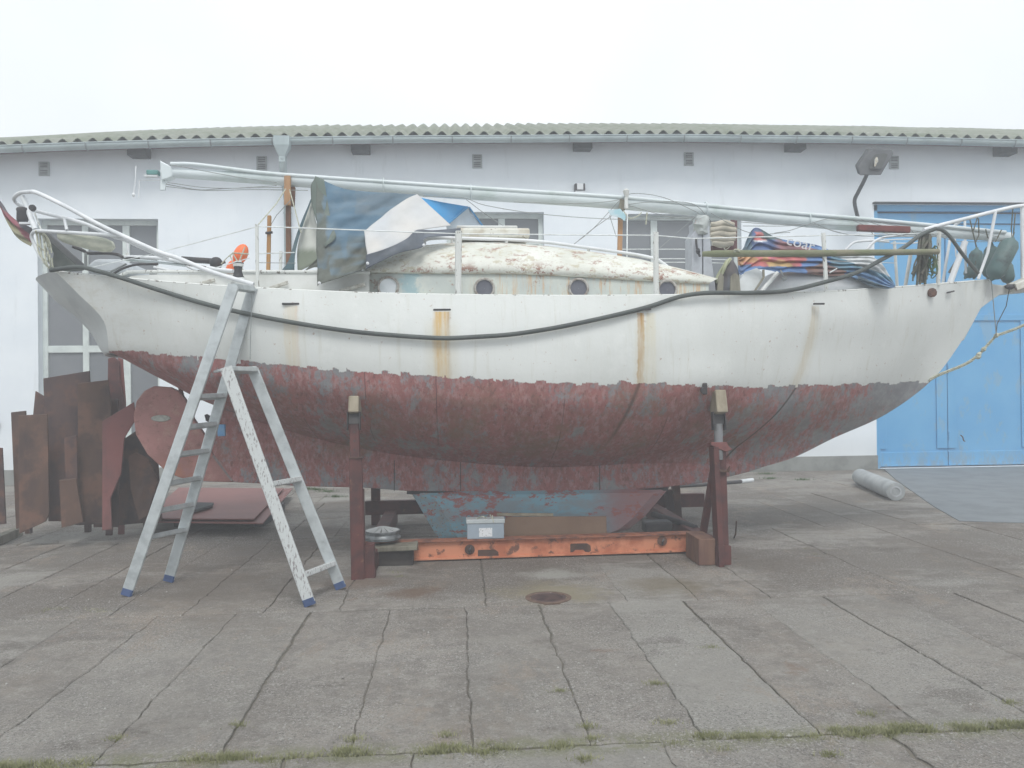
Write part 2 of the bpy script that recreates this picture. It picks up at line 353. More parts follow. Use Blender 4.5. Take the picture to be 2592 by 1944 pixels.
def mat_cabin(name, roof):
    t = NT(name); x, y, z = t.xyz()
    if roof:
        c = t.mix(t.ramp(t.noise(2.4, 7, .65, None, 1), .38, .66), (.68, .69, .64), (.54, .55, .49))
        c = t.mix(t.ramp(t.noise(5.5, 9, .8, t.pos(1, 1, 2.2), 4), .555, .58, 0, .85), c, (.30, .16, .12))
        c = t.mix(t.math('MULTIPLY', t.ramp(z, 2.92, 2.80), t.ramp(t.noise(4, 9, .85, t.pos(1, 1, 1), 24), .54, .57)), c, (.27, .125, .09))
        c = t.mix(t.ramp(t.noise(8, 8, .75, t.pos(1, 1, 2), 14), .54, .58, 0, .7), c, (.46, .42, .30))
        t.bump(t.noise(9, 8, .8), .6, .012)
    else:
        c = t.mix(t.ramp(t.noise(2.2, 7, .65, None, 1), .4, .62), (.55, .58, .53), (.44, .48, .46))
        c = t.mix(t.math('MULTIPLY', t.ramp(t.noise(4, 8, .75, t.pos(4.5, 1, .35), 4), .51, .60), t.ramp(x, -.2, .9, 0, .75)), c, (.52, .33, .16))
        c = t.mix(t.ramp(t.noise(6, 8, .8, None, 9), .59, .61, 0, .75), c, (.30, .18, .13))
        p = at(1030, 715, YC - 1.02)
        d = t.math('ABSOLUTE', t.math('SUBTRACT', x, p.x + .02)); d = t.math('ADD', d, t.math('MULTIPLY', t.math('SUBTRACT', t.noise(12, 8, .85), .5), .55))
        c = t.mix(t.ramp(d, .04, .12, .8, 0), c, (.26, .40, .44))
        t.bump(t.noise(14, 7, .7), .35, .006)
    return t.out(c, .6, 0, .35)
def mat_concrete():
    t = NT('concrete_slabs'); x, y, z = t.xyz()
    sh = t.attr('slab_shade').outputs['Fac']
    c = t.mix(t.ramp(t.noise(1.0, 8, .65), .32, .68), (.315, .292, .263), (.225, .206, .184))
    c = t.mix(t.ramp(t.noise(.55, 7, .7, None, 5), .47, .66, 0, .65), c, (.235, .19, .15))
    c = t.mix(t.ramp(t.noise(4.5, 9, .8, None, 41), .44, .58, 0, .6), c, (.155, .142, .13))
    c = t.mix(t.ramp(t.noise(11, 7, .8, None, 43), .50, .60, 0, .5), c, (.36, .345, .32))
    c = t.mix(t.ramp(sh, 0, 1, 0, .55), c, (.33, .325, .30))
    # damp ground in broad bands behind the joints
    wet = t.math('MULTIPLY', t.ramp(t.noise(.75, 9, .72, t.pos(.6, 1.3, 1), 15), .43, .53), t.ramp(y, 5.0, 6.8))
    c = t.mix(t.math('MULTIPLY', wet, .7), c, (.12, .10, .083))
    mo = t.math('MULTIPLY', t.ramp(t.math('ABSOLUTE', t.math('SUBTRACT', y, 3.76)), .02, .16, 1, 0), t.ramp(t.noise(5, 8, .8, None, 51), .44, .54))
    c = t.mix(t.math('MULTIPLY', mo, .8), c, (.20, .205, .12))
    oil = t.ramp(t.noise(.9, 9, .75, t.pos(1, 1.6, 1), 61), .56, .63, 0, .6)
    c = t.mix(oil, c, (.12, .105, .092))
    dirt = t.ramp(t.noise(1.9, 9, .8, t.pos(1, .6, 1), 63), .54, .62, 0, .5)
    c = t.mix(dirt, c, (.30, .245, .195))
    rgh = t.ramp(t.noise(1.3, 6, .7, None, 71), .42, .58, .35, 1)
    c = t.mix(t.math('MULTIPLY', t.ramp(t.noise(60, 3, .8, None, 1), .52, .62, 0, .75), rgh), c, (.095, .09, .088))
    c = t.mix(t.math('MULTIPLY', t.ramp(t.noise(48, 3, .8, None, 2), .555, .63, 0, .85), rgh), c, (.43, .42, .395))
    c = t.mix(t.math('MULTIPLY', t.ramp(t.noise(110, 2, .8, None, 6), .53, .60, 0, .6), rgh), c, (.40, .39, .37))
    c = t.mix(t.ramp(t.noise(14, 6, .85, None, 3), .60, .64, 0, .65), c, (.12, .11, .105))
    v = t.n('ShaderNodeTexVoronoi'); v.inputs['Scale'].default_value = 9; t.l(t.g.outputs['Position'], v.inputs[0])
    c = t.mix(t.ramp(v.outputs['Distance'], .035, .05, .9, 0), c, (.45, .44, .43))
    st = t.noise(1.7, 8, .7, None, 31)
    c = t.mix(t.ramp(st, .62, .70, 0, .5), c, (.20, .125, .085))
    # rusty run-off round the manhole and cradle feet
    for (u, v_, r_, colr, k) in ((1388, 1500, .55, (.27, .24, .16), .7), (1050, 1500, .30, (.15, .10, .07), .8), (905, 1475, .40, (.17, .12, .09), .6), (1400, 1455, .33, (.36, .36, .33), .8), (620, 1400, .3, (.16, .145, .135), .7), (1690, 1480, .5, (.17, .14, .09), .6), (560, 1490, 1.0, (.17, .15, .13), .5)):
        p = gnd(u, v_)
        dx = t.math('SUBTRACT', x, p.x); dy = t.math('MULTIPLY', t.math('SUBTRACT', y, p.y), 1.3)
        d = t.math('SQRT', t.math('ADD', t.math('MULTIPLY', dx, dx), t.math('MULTIPLY', dy, dy)))
        d = t.math('ADD', d, t.math('MULTIPLY', t.math('SUBTRACT', t.noise(3.2, 10, .85, None, u), .5), 3.2 * r_))
        c = t.mix(t.ramp(d, r_ * .25, r_ * 1.1, k, 0), c, colr)
    t.bump(t.noise(40, 8, .85), .9, .02); return t.out(c, .88, 0, .3)
def mat_attr_cloth(name, rough=.8, b=.3):
    t = NT(name); a = t.attr('dye').outputs['Color']
    c = t.mix(t.ramp(t.noise(6, 6, .65), .4, .75, 0, .22), a, (.30, .31, .30)); t.bump(t.noise(9, 5, .6), b, .02); return t.out(c, rough, 0, .3)
YC = 8.6
#           u    v   half-beam width strength colours
STREAKS = [(736, 772, 1.38, 42, .42, (.62, .50, .30), (.58, .36, .18)), (1119, 788, 1.45, 46, 1.0, (.60, .41, .17), (.34, .19, .06)),
           (1622, 790, 1.46, 20, 1.0, (.42, .24, .07), (.52, .34, .12)), (1648, 790, 1.46, 30, .42, (.60, .53, .33), (.62, .56, .38)), (2073, 772, 1.05, 28, .55, (.54, .46, .32), (.58, .54, .44))]
# ============================================================ SETTING
YW = 15.3
g = MB(); g.grid([[Vector((x, y, -.013)) for x in (-90, -14, 15, 90)] for y in (-20, 1, 15.2, 90)]); tag(g.build('ground', M['soil']), kind='structure')
# concrete slabs laid in rows (real joints show the soil between them)
slabs = MB(); shade = []
def wob(x, y, a): return Vector(((noise.noise(Vector((x * 5, y * 5, 1))) + .6 * noise.noise(Vector((x * 19, y * 19, 4))) + .5 * noise.noise(Vector((x * 55, y * 55, 2)))) * a, (noise.noise(Vector((x * 5, y * 5, 7))) + .6 * noise.noise(Vector((x * 19, y * 19, 9)))) * a, 0))
def slab(x0, x1, y0, y1, skew, chip, dz, sh):
    n, m = 20, max(6, int((y1 - y0) * 24)); g_ = random.choice((.0015, .002, .003, .005)) if chip < .99 else random.choice((.003, .005, .008))
    def c(x, y): return Vector((x + skew * (y - y0), y, dz)) + wob(x, y, .013 * (1 + chip))
    loop = [c(x0 + g_ + (x1 - x0 - 2 * g_) * i / n, y0 + g_ * 1.6) for i in range(n)] + [c(x1 - g_, y0 + g_ * 1.6 + (y1 - y0 - 3.2 * g_) * i / m) for i in range(m)] + \
           [c(x1 - g_ - (x1 - x0 - 2 * g_) * i / n, y1 - g_ * 1.6) for i in range(n)] + [c(x0 + g_, y1 - g_ * 1.6 - (y1 - y0 - 3.2 * g_) * i / m) for i in range(m)]
    k = len(loop); cen = sum(loop, Vector()) / k
    ins = [p + (cen - p).normalized() * .012 for p in loop]; 
    low = [p + Vector((0, 0, -.05 - dz * 0)) for p in loop]
    for p in loop: p.z -= .006
    vs = ins + loop + low
    fs = [tuple(range(k))] + [(i, k + i, k + (i + 1) % k, (i + 1) % k) for i in range(k)] + [(k + i, 2 * k + i, 2 * k + (i + 1) % k, k + (i + 1) % k) for i in range(k)]
    slabs.add(vs, fs); shade.extend([sh] * len(vs))
rows_ = [(-2.2, .75, .04), (.75, 3.76, .10), (3.76, 6.2, .0), (6.2, 9.2, .06), (9.2, 12.1, .12), (12.1, 15.16, .02)]
for ri, (y0, y1, off) in enumerate(rows_):
    x = -12.0 + off
    while x < 14.5:
        wd = .575 + random.uniform(-.03, .03)
        if random.random() < .14: wd *= 2
        x1 = x + wd
        if x > 7.3 and y0 > 12: break
        if True: slab(x, x1, y0, y1, random.uniform(-.006, .006), 1 if ri <= 1 else random.random() * .6, random.uniform(-.004, .004), random.random() ** 1.5)
        x = x1
tag(slabs.build('pavement', mat_concrete(), attrs={'slab_shade': ('FLOAT', shade)}), kind='structure')
ap = MB(); apts = [gnd(2297, 1236), gnd(2360, 1281), gnd(2428, 1320), gnd(2592, 1325), Vector((14.5, 9.6, 0))]
apts = [gnd(2226, 1186), gnd(2262, 1210), gnd(2297, 1236), gnd(2360, 1281), gnd(2428, 1320), gnd(2592, 1325), Vector((14.5, 9.55, 0)), Vector((14.5, 15.17, 0))]
apts[0].y = 15.17
for p in apts: p.z = .010
ap.plate(apts, .05, (0, 0, 1)); tag(ap.build('apron', M['asphalt']), kind='structure')

# weeds in the joints: tufts of small blades
def tufts(spots, name, colr, colr2, label=None):
    b = MB()
    for (x, y, r_, n, h) in spots:
        for _ in range(n):
            a = random.uniform(0, 6.28); d = r_ * abs(random.gauss(0, .5)); q = Vector((x + math.cos(a) * d * 1.4, y + math.sin(a) * d * .7, -.03))
            hh = h * random.uniform(.3, 1.1) + .03; t_ = random.uniform(0, 6.28); w_ = Vector((math.cos(t_), math.sin(t_), 0)) * .0045; ln = Vector((random.gauss(0, .4), random.gauss(0, .4), 1)) * hh
            b.add([q - w_, q + w_, q + ln * .6 + w_ * .6, q + ln], [(0, 1, 2), (0, 2, 3)])
    return tag(b.build(name, plain(name + '_green', colr, colr2, 9, .8, bump=0)), kind='stuff', label=label, cat='weeds' if label else None)
sp = []
for _ in range(150):                      # along the near cross joint
    x = random.uniform(-2.6, 3.3); 
    if noise.noise(Vector((x * 1.7, 3, 0))) > -.12: sp.append((x, 3.76 + random.uniform(-.03, .04), .06, 150, .018))
for u, v in ((1415, 1560+190), (1660, 1730), (1690, 1830), (1485, 1840), (1500, 1870), (1130, 1860), (895, 1870), (300, 1870), (870, 1900), (1225, 1905), (1800, 1640), (2200, 1810), (2260, 1840), (2560, 1780), (1700, 1885), (1480, 1920), (600, 1835), (2100, 1910), (1830, 1900)):
    p = gnd(u, v); sp.append((p.x, p.y, .06, 170, .018))
for u, v in ((120, 1545), (160, 1542), (235, 1545), (255, 1550), (1000, 1450), (1010, 1460), (2040, 1390), (2065, 1405)):
    p = gnd(u, v); sp.append((p.x, p.y, .10, 60, .018))
tufts(sp, 'weeds', (.21, .22, .105), (.31, .31, .19))
sp = [(gnd(u, v).x, gnd(u, v).y, .16, 160, .05) for u, v in ((800, 1240), (830, 1245), (850, 1258), (780, 1238), (1950, 1212), (1940, 1200), (2030, 1215), (240, 1310))]
tufts(sp, 'weeds', (.06, .12, .04), (.10, .15, .06))
pb = MB()
for _ in range(420):
    y = 3.2 + random.random() ** 1.4 * 8; x = random.uniform(-.62 * y - .3, .66 * y + .6); r_ = random.uniform(.0025, .008)
    pb.lathe((x, y, .0), (random.gauss(0, .3), random.gauss(0, .3), 1), [(-.002, r_ * .7), (r_ * .5, r_), (r_, r_ * .5)], 5)
tag(pb.build('pebbles', plain('pebble_grey', (.42, .41, .39), (.2, .19, .18), 9, .9, bump=0)), kind='stuff')

# ============================================================ BOATHOUSE BUILDING
bh = thing('boathouse', 'long low white plastered boat shed with corrugated roof behind the yacht', 'building', (1, YW, 0))
mwall = mat_wall(); mroof = mat_roof(); mblue = mat_blue()
def rect(u0, v0, u1, v1, Y=YW):
    a, b = at(u0, v0, Y), at(u1, v1, Y); return a.x, b.x, b.z, a.z
W1 = rect(94, 553, 405, 1130); W2 = rect(1130, 536, 1378, 690); W3 = rect(1563, 541, 1879, 800)
D1 = rect(2212, 517, 2860, 1180); D1 = (D1[0], D1[1], 0.0, D1[3])
holes = [W1, W2, W3, D1]
PLZ = .27
xs = sorted({-13.5, 15.5} | {h[0] for h in holes} | {h[1] for h in holes}); zs = sorted({PLZ, 6.12} | {h[2] for h in holes if h[2] > PLZ} | {h[3] for h in holes})
wl = MB()
for i in range(len(xs) - 1):
    for j in range(len(zs) - 1):
        cx, cz = (xs[i] + xs[i + 1]) / 2, (zs[j] + zs[j + 1]) / 2
        if any(h[0] < cx < h[1] and h[2] < cz < h[3] for h in holes): continue
        wl.add([(xs[i], YW, zs[j]), (xs[i + 1], YW, zs[j]), (xs[i + 1], YW, zs[j + 1]), (xs[i], YW, zs[j + 1])], [(0, 1, 2, 3)])
for h in holes:                                                  # reveals
    x0, x1, z0, z1 = h; y0, y1 = YW, YW + .34
    z0 = max(z0, 0)
    wl.add([(x0, y0, z0), (x0, y0, z1), (x0, y1, z1), (x0, y1, z0)], [(0, 1, 2, 3)]); wl.add([(x1, y0, z0), (x1, y1, z0), (x1, y1, z1), (x1, y0, z1)], [(0, 1, 2, 3)])
    wl.add([(x0, y0, z1), (x1, y0, z1), (x1, y1, z1), (x0, y1, z1)], [(0, 1, 2, 3)]); wl.add([(x0, y0, z0), (x0, y1, z0), (x1, y1, z0), (x1, y0, z0)], [(0, 1, 2, 3)])
wl.add([(-13.5, YW, 0), (-13.5, YW, 6.12), (-13.5, 24, 6.12), (-13.5, 24, 0)], [(0, 1, 2, 3)]); wl.add([(15.5, YW, 0), (15.5, 24, 0), (15.5, 24, 6.12), (15.5, YW, 6.12)], [(0, 1, 2, 3)])
wl.add([(-13.5, 24, 0), (-13.5, 24, 6.12), (15.5, 24, 6.12), (15.5, 24, 0)], [(0, 1, 2, 3)])
wl.build('wall', mwall, bh)
pl = MB()
for a, b in ((-13.5, W1[0]), (W1[0], W2[0] - 1), (W2[0] - 1, D1[0])): pl.box(((a + b) / 2, YW - .012, PLZ / 2 - .05), (b - a, .05, PLZ + .1))
pl.build('plinth', M['plinth'], bh)
rm = MB(); rm.box((1, 20.2, 3.1), (28, 6.0, 6.0)); rm.build('dark_interior', plain('interior_dark', (.10, .105, .115), (.06, .065, .07), .8, .9, bump=0), bh)
# eave survey: (u, v) of the gutter lip
LIP = [(-160, 384), (0, 373), (350, 361), (700, 353), (1000, 349), (1350, 347), (1700, 345), (1892, 347), (2200, 350), (2592, 359), (2760, 364)]
YG = YW - .52
lip = smooth_pts([at(u, v, YG) for u, v in LIP], 8)
def lipz(x):
    for a, b in zip(lip, lip[1:]):
        if a.x <= x <= b.x: return a.z + (b.z - a.z) * (x - a.x) / (b.x - a.x)
    return lip[0].z if x < lip[0].x else lip[-1].z
RDG = smooth_pts([at(u, v, YG + 5.08) for u, v in ((-400, 362), (-160, 357), (0, 352), (350, 333), (700, 321), (1000, 317), (1350, 314), (1700, 315), (2000, 319), (2300, 324), (2592, 330), (2900, 336))], 8)
def rdz(x):
    for a, b in zip(RDG, RDG[1:]):
        if a.x <= x <= b.x: return a.z + (b.z - a.z) * (x - a.x) / (b.x - a.x)
    return RDG[0].z if x < RDG[0].x else RDG[-1].z
rf = MB(); PITCH, AMP = .262, .044; rows2 = []
NX = 106 * 8; ss = [0, .01, .5, 1.0, 1.01, 1.5, 2.2, 2.21, 3, 4, 5]; sl_ = math.tan(R(21))
for s in ss:
    r_ = []
    for i in range(NX + 1):
        x = -12.8 + i * PITCH / 8; ph = 2 * math.pi * (i / 8.0)
        zz = (lipz(x) + .098) * (1 - s / 5) + (rdz(x) - .04) * s / 5 + AMP * math.cos(ph) + (.012 if (s > 1.005) else 0) + (.012 if s > 2.205 else 0) + .012 * noise.noise(Vector((x * .8, s, 2)))
        r_.append(Vector((x, YG + .08 + s, zz)))
    rows2.append(r_)
rows2.append([p + Vector((0, 4.0, -1.4)) for p in rows2[-1]]); rf.grid(rows2); rf.build('roof', mroof, bh, smooth=True, solid=.012)
fa = MB(); pr = [p for p in lip]
fa.grid([[p + Vector((0, .13, .075)) for p in pr], [p + Vector((0, .13, -.07)) for p in pr]]); fa.grid([[p + Vector((0, .13, -.07)) for p in pr], [p + Vector((0, .6, .06)) for p in pr]])
fa.build('fascia', M['reddark'], bh)
gt = MB(); prof = [(-.075 * math.cos(a), -.075 * math.sin(a) * 1.35) for a in [math.pi * k / 8 for k in range(9)]]
gt.grid([[p + Vector((0, dy, dz)) for p in lip] for dy, dz in prof]); gt.tube([p + Vector((0, -.077, .006)) for p in lip], .011, 6)
gto = gt.build('gutter', M['gutter'], bh, smooth=True, solid=.004)
gx = lip[0].x + .4
while gx < lip[-1].x:
    b_ = MB(); b_.tube([Vector((gx, YG - .081 * math.cos(a), lipz(gx) - .084 * math.sin(a) * 1.35 + .004)) for a in [math.pi * k / 7 for k in range(8)]], .013, 5)
    b_.build('gutter_bracket', M['bracket'], gto); gx += 1.09
for u in (359, 915, 1472, 2006, 2533):
    c = at(u, {359: 396, 915: 386, 1472: 378, 2006: 380, 2533: 391}[u], YW)
    q = MB(); q.box(c + Vector((0, -.11, .06)), (.34, .30, .22)); q.build("rafter_end", M["purlin"], bh, bevel=.008)
for u, v in ((113, 428), (663, 414), (1208, 409), (1743, 403), (2262, 412)):
    c = at(u, v, YW); vt = MB(); vt.box(c + Vector((0, -.012, 0)), (.19, .03, .26)); vo = vt.build('vent_grille', M['vent'], bh)
    sl2 = MB()
    for k in range(7):
        if k != 3: sl2.box(c + Vector((0, -.030, .10 - k * .033)), (.13, .008, .013))
    sl2.build('slot', M['dark'], vo)
# downpipe with hopper
wl2 = MB(); wp = [p for p in lip if True]
wp = [Vector((-13.5, 0, lip[0].z))] + [p for p in lip if -13.4 < p.x < 15.4] + [Vector((15.5, 0, lip[-1].z))]
wl2.grid([[Vector((p.x, YW, 6.12)) for p in wp], [Vector((p.x, YW, p.z + .17)) for p in wp]]); wl2.build('upper_wall', mwall, bh)
hp = MB(); c = at(715, 373, YG - .02); 
def frus(mb, c, w0, w1, d0, d1, z0, z1):
    vs = [(c.x + sx * w0 / 2, c.y + sy * d0 / 2, z0) for sx, sy in ((-1, -1), (1, -1), (1, 1), (-1, 1))] + [(c.x + sx * w1 / 2, c.y + sy * d1 / 2, z1) for sx, sy in ((-1, -1), (1, -1), (1, 1), (-1, 1))]
    mb.add(vs, [(3, 2, 1, 0), (4, 5, 6, 7), (0, 1, 5, 4), (1, 2, 6, 5), (2, 3, 7, 6), (3, 0, 4, 7)])
c = at(715, 372, YG - .10); frus(hp, c, .28, .28, .2, .2, c.z + .015, c.z + .18); frus(hp, c, .12, .28, .12, .2, c.z - .17, c.z + .015)
hp.box((c.x, c.y, c.z - .22), (.11, .11, .12))
dp = MB(); dp.tube([(c.x, c.y, c.z - .2), (c.x, c.y + .05, c.z - .45), (c.x - .03, YW - .09, c.z - .85), (c.x - .03, YW - .09, .05)], .068, 12)
for z_ in (1.2, 3.4, 5.0): dp.tube([(c.x - .03, YW - .09, z_), (c.x - .03, YW - .09, z_ + .035)], .076, 12)
do = dp.build('downpipe', M['gutter'], bh, smooth=True); hp.build('hopper', M['gutter'], do)
# windows
def window(x0, x1, z0, z1, vbars, hbars, ycut=.2, fw=.09):
    y = YW + ycut; f = MB(); w_ = fw
    f.box(((x0 + x1) / 2, y, z1 - w_ / 2), (x1 - x0, .07, w_)); f.box(((x0 + x1) / 2, y, z0 + w_ / 2), (x1 - x0, .07, w_))
    f.box((x0 + w_ / 2, y, (z0 + z1) / 2), (w_, .066, z1 - z0 - 2 * w_)); f.box((x1 - w_ / 2, y, (z0 + z1) / 2), (w_, .066, z1 - z0 - 2 * w_))
    for xb, wb in vbars: f.box((xb, y, (z0 + z1) / 2), (wb, .062, z1 - z0 - 2 * w_))
    for zb, hb_, xa, xb in hbars: f.box(((xa + xb) / 2, y, zb), (xb - xa, .058, hb_))
    o = bpy.data.objects.new('window', None); COL.objects.link(o); o.parent = bh; o.location = Vector(((x0 + x1) / 2, YW, z0)) - wloc(bh)
    f.build('frame', M['frame'], o, bevel=.006)
    p = MB(); p.box(((x0 + x1) / 2, y + .012, (z0 + z1) / 2), (x1 - x0 - .02, .008, z1 - z0 - .02)); p.build('pane', M['winglass'], o)
    return o
M['winglass'] = plain('window_glass', (.16, .175, .19), (.19, .20, .215), .6, .25, bump=0)
hb1 = [(at(130, 722, YW).z, .13, W1[0] + .09, W1[1] - .09), (at(130, 883, YW).z, .13, W1[0] + .09, W1[1] - .09)]
window(*W1, [(at(205, 700, YW).x, .11), (at(310, 700, YW).x, .13)], hb1)
window(*W2, [(at(1271, 560, YW).x, .13), ], [(at(1271, 611, YW).z, .06, W2[0] + .09, W2[1] - .09)])
window(*W3, [(at(1661, 600, YW).x, .13), (at(1768, 600, YW).x, .11)], [])
# blue double gate
go = thing('door', None, None); go.parent = bh; go.location = Vector((D1[0], YW, 0)) - wloc(bh)
gd = MB(); x0, x1, z0, z1 = D1; yd = YW + .16
fr = MB(); fr.box((x0 + .05, yd - .05, z1 / 2), (.10, .12, z1)); fr.box(((x0 + x1) / 2, yd - .05, z1 - .06), (x1 - x0, .12, .12)); fr.box(((x0 + x1) / 2, YW - .03, z1 + .02), (x1 - x0 + .06, .1, .03), mi=1)
fr.build('door_frame', [mblue, M['dark']], go, bevel=.004)
xm = at(2409, 1000, YW).x; xr = x1
def board(a, b, lo, hi, d=.0): return ((a + b) / 2, yd + .03 - d, (lo + hi) / 2), (b - a - .012, .05, hi - lo - .012)
lf = MB(); zt = at(2400, 803, YW).z; zb1 = at(2300, 1146, YW).z; zl = at(2300, 535, YW).z; zl2 = at(2450, 563, YW).z
for a, b in ((x0 + .10, xm), (xm, xm + (xm - x0) * 1.15), ):
    q = MB(); q.box(*board(a, b, zt, zl2)); q.box(*board(a, b, .012, zt)); 
    for s_, e_ in ((.03, zb1), (zt - .06, zt + .06)): q.box(((a + b) / 2, yd - .01, (s_ + e_) / 2), (b - a - .02, .028, e_ - s_))
    q.box((a + .09, yd - .012, (zb1 + zt) / 2), (.17, .024, zt - zb1 - .13)); q.box((b - .12, yd - .012, (zb1 + zt) / 2), (.22, .024, zt - zb1 - .13))
    q.box((a + .07, yd - .012, (zl2 + zt) / 2 + .03), (.13, .024, zl2 - zt - .13))
    lo_ = q.build('door_leaf', mblue, go, bevel=.005)
    for zz in (.55, 1.9, 3.2): hn = MB(); hn.tube([(a + .02, yd - .03, zz), (a + .02, yd - .03, zz + .16)], .017, 8); hn.build('hinge', mblue, lo_)
q = MB(); q.box(((x0 + x1) / 2, yd + .0, (zl + zl2) / 2), (x1 - x0 - .22, .05, zl - zl2 - .02)); q.build('transom_board', mblue, go, bevel=.004)
q = MB(); hk = at(2440, 1110, YW - .0); q.tube([hk + Vector((0, .10, .06)), hk + Vector((0, .04, .03)), hk + Vector((.02, .04, -.05)), hk + Vector((.06, .06, -.06))], .012, 6); q.build('handle', M['rust2'], go)

# wall lamp on its bent arm
c = at(2205, 410, 14.3); base = at(2164, 560, YW)
lamp = thing('wall_lamp', 'grey lantern head on a bent arm fixed to the shed wall beside the blue door', 'lamp', base)
q = MB(); q.tube(smooth_pts([base + Vector((0, .02, -.12)), base + Vector((0, -.14, -.05)), at(2163, 512, 15.0), at(2172, 487, 14.85), at(2185, 462, 14.7), at(2195, 440, 14.55)], 6), .036, 10); q.build('arm', M['lampgrey'], lamp, smooth=True)
# head: tapering shell, lens facing down and forward
def lp(u, v, Y): return at(u, v, Y)
outl = [(2171, 422), (2200, 380), (2214, 374), (2256, 376), (2262, 388), (2230, 443), (2178, 444)]
fr_ = [lp(u, v, 14.30 + (444 - v) * .0022) for u, v in outl]; ce = sum(fr_, Vector()) / len(fr_)
bkp = [ce + (p - ce) * .97 + Vector((-.02, .09, .045)) for p in fr_]; bk2 = [ce + (p - ce) * .7 + Vector((-.02, .17, .08)) for p in fr_]; fr_2 = [ce + (p - ce) * .90 - Vector((0, .012, .01)) for p in fr_]
q = MB(); q.grid([fr_2, fr_, bkp, bk2], 0, True); q.f.append(tuple(range(3 * 7, 4 * 7))); q.m.append(0); q.f.append(tuple(reversed(range(7)))); q.m.append(0); q.build('housing', M['lampgrey'], lamp, bevel=.012)
q = MB(); e = [(2200, 428), (2205, 404), (2214, 392), (2236, 388), (2246, 392), (2236, 416), (2228, 427)]
e3 = [lp(u, v, 14.25 + (444 - v) * .0022) - Vector((0, .016, 0)) for u, v in e]; q.plate(e3, .01, (0, -1, -.3)); q.build('lens', plain('lamp_lens', (.05, .053, .05), (.035, .037, .035), 6, .2, bump=0), lamp)
q = MB(); q.lathe(lp(2219, 408, 14.25), (.25, -.9, .1), [(0, .012), (.004, .032), (.012, .028), (.014, .005)], 10); q.lathe(lp(2216, 415, 14.24), (.25, .1, .9), [(-.05, .016), (.02, .022), (.09, .032), (.13, .015)], 10); q.build('bulb', plain('bulb_glass', (.6, .6, .55), (.35, .3, .22), 20, .2), lamp)
# small sensor box above the mast on the wall
c = at(1466, 477, YW); q = MB(); q.box(c + Vector((0, -.06, 0)), (.20, .12, .14)); se = thing('floodlight', 'small white floodlight box with dark surround on the wall above the mast', 'floodlight', c)
q.build('housing', M['dark'], se, bevel=.01); q = MB(); q.box(c + Vector((0, -.125, .005)), (.12, .02, .12)); q.box(c + Vector((0, -.06, -.10)), (.18, .10, .07)); q.build('lens', M['white_clean'], se, bevel=.006)
# ============================================================ SAILING YACHT
boat = thing('sailing_yacht', 'old white steel sailing yacht with worn red bottom, propped on a cradle', 'boat', (.8, YC, .05))
HR = [  # rows of the shell: (u, v, half-beam) surveyed from stern edge to stem
 [(139, 686, .80), (310, 703, 1.02), (570, 724, 1.26), (925, 741, 1.42), (1350, 748, 1.46), (1648, 747, 1.41), (1892, 743, 1.22), (2098, 737, .93), (2272, 726, .62), (2400, 716, .34), (2503, 708, .04)],
 [(196, 742, .80), (400, 772, 1.08), (620, 790, 1.30), (925, 803, 1.45), (1350, 812, 1.49), (1648, 813, 1.44), (1892, 812, 1.22), (2098, 808, .90), (2272, 800, .56), (2400, 788, .26), (2483, 777, .04)],
 [(262, 812, .80), (440, 838, 1.08), (650, 856, 1.30), (925, 870, 1.46), (1350, 882, 1.50), (1648, 886, 1.44), (1892, 888, 1.18), (2098, 884, .80), (2272, 878, .42), (2370, 874, .17), (2430, 870, .04)],
 [(275, 887, .66), (392, 893, .92), (650, 921, 1.24), (925, 940, 1.42), (1350, 967, 1.47), (1695, 973, 1.36), (1892, 979, 1.08), (2100, 975, .66), (2250, 970, .26), (2310, 968, .11), (2356, 965, .03)],
 [(278, 890, .52), (400, 930, .80), (600, 975, 1.08), (925, 1015, 1.31), (1350, 1042, 1.36), (1650, 1046, 1.22), (1892, 1048, .88), (2060, 1048, .50), (2180, 1052, .16), (2240, 1050, .03)],
 [(280, 892, .32), (410, 950, .48), (600, 1020, .72), (925, 1082, .96), (1350, 1112, 1.00), (1650, 1110, .82), (1850, 1105, .52), (2000, 1104, .24), (2110, 1109, .03)],
 [(283, 893, .12), (420, 962, .18), (600, 1045, .30), (925, 1118, .42), (1350, 1156, .46), (1650, 1148, .34), (1800, 1140, .20), (1960, 1162, .05), (2012, 1157, .03)],
 [(285, 894, .03), (430, 971, .05), (540, 1025, .07), (757, 1098, .085), (1000, 1150, .085), (1350, 1182, .085), (1650, 1172, .085), (1850, 1176, .07), (1924, 1184, .03)]]
NC, KR = 150, 6
wr = [resample(smooth_pts([at(u, v, YC - hb) for u, v, hb in r_], 8), NC) for r_ in HR]
def hull_grid(sgn):
    cols = []
    for c in range(NC): cols.append(smooth_pts([wr[k][c] for k in range(len(wr))], KR))
    rows = [[cols[c][k] for c in range(NC)] for k in range(len(cols[0]))]
    if sgn < 0: rows = [[Vector((p.x, 2 * YC - p.y, p.z)) for p in r_] for r_ in rows]
    return rows
hg = hull_grid(1); NR = len(hg); hf = hull_grid(-1)
hull = MB(); b0 = hull.grid(hg); b1 = hull.grid(hf)
# fix winding of near side (outward = -y)
hull.f = [f if i >= (NR - 1) * (NC - 1) else tuple(reversed(f)) for i, f in enumerate(hull.f)]
ab = [hg[k][c].z - hg[3 * KR][c].z for k in range(NR) for c in range(NC)]; bs = [hg[k][c].z - hg[0][c].z for k in range(NR) for c in range(NC)]
ab += ab; bs = [-x - .022 for x in bs] * 2       # metres below the sheer
MH = mat_hull()
hull.build('hull', MH, boat, smooth=True, attrs={'above_line': ('FLOAT', ab), 'below_sheer': ('FLOAT', bs)})
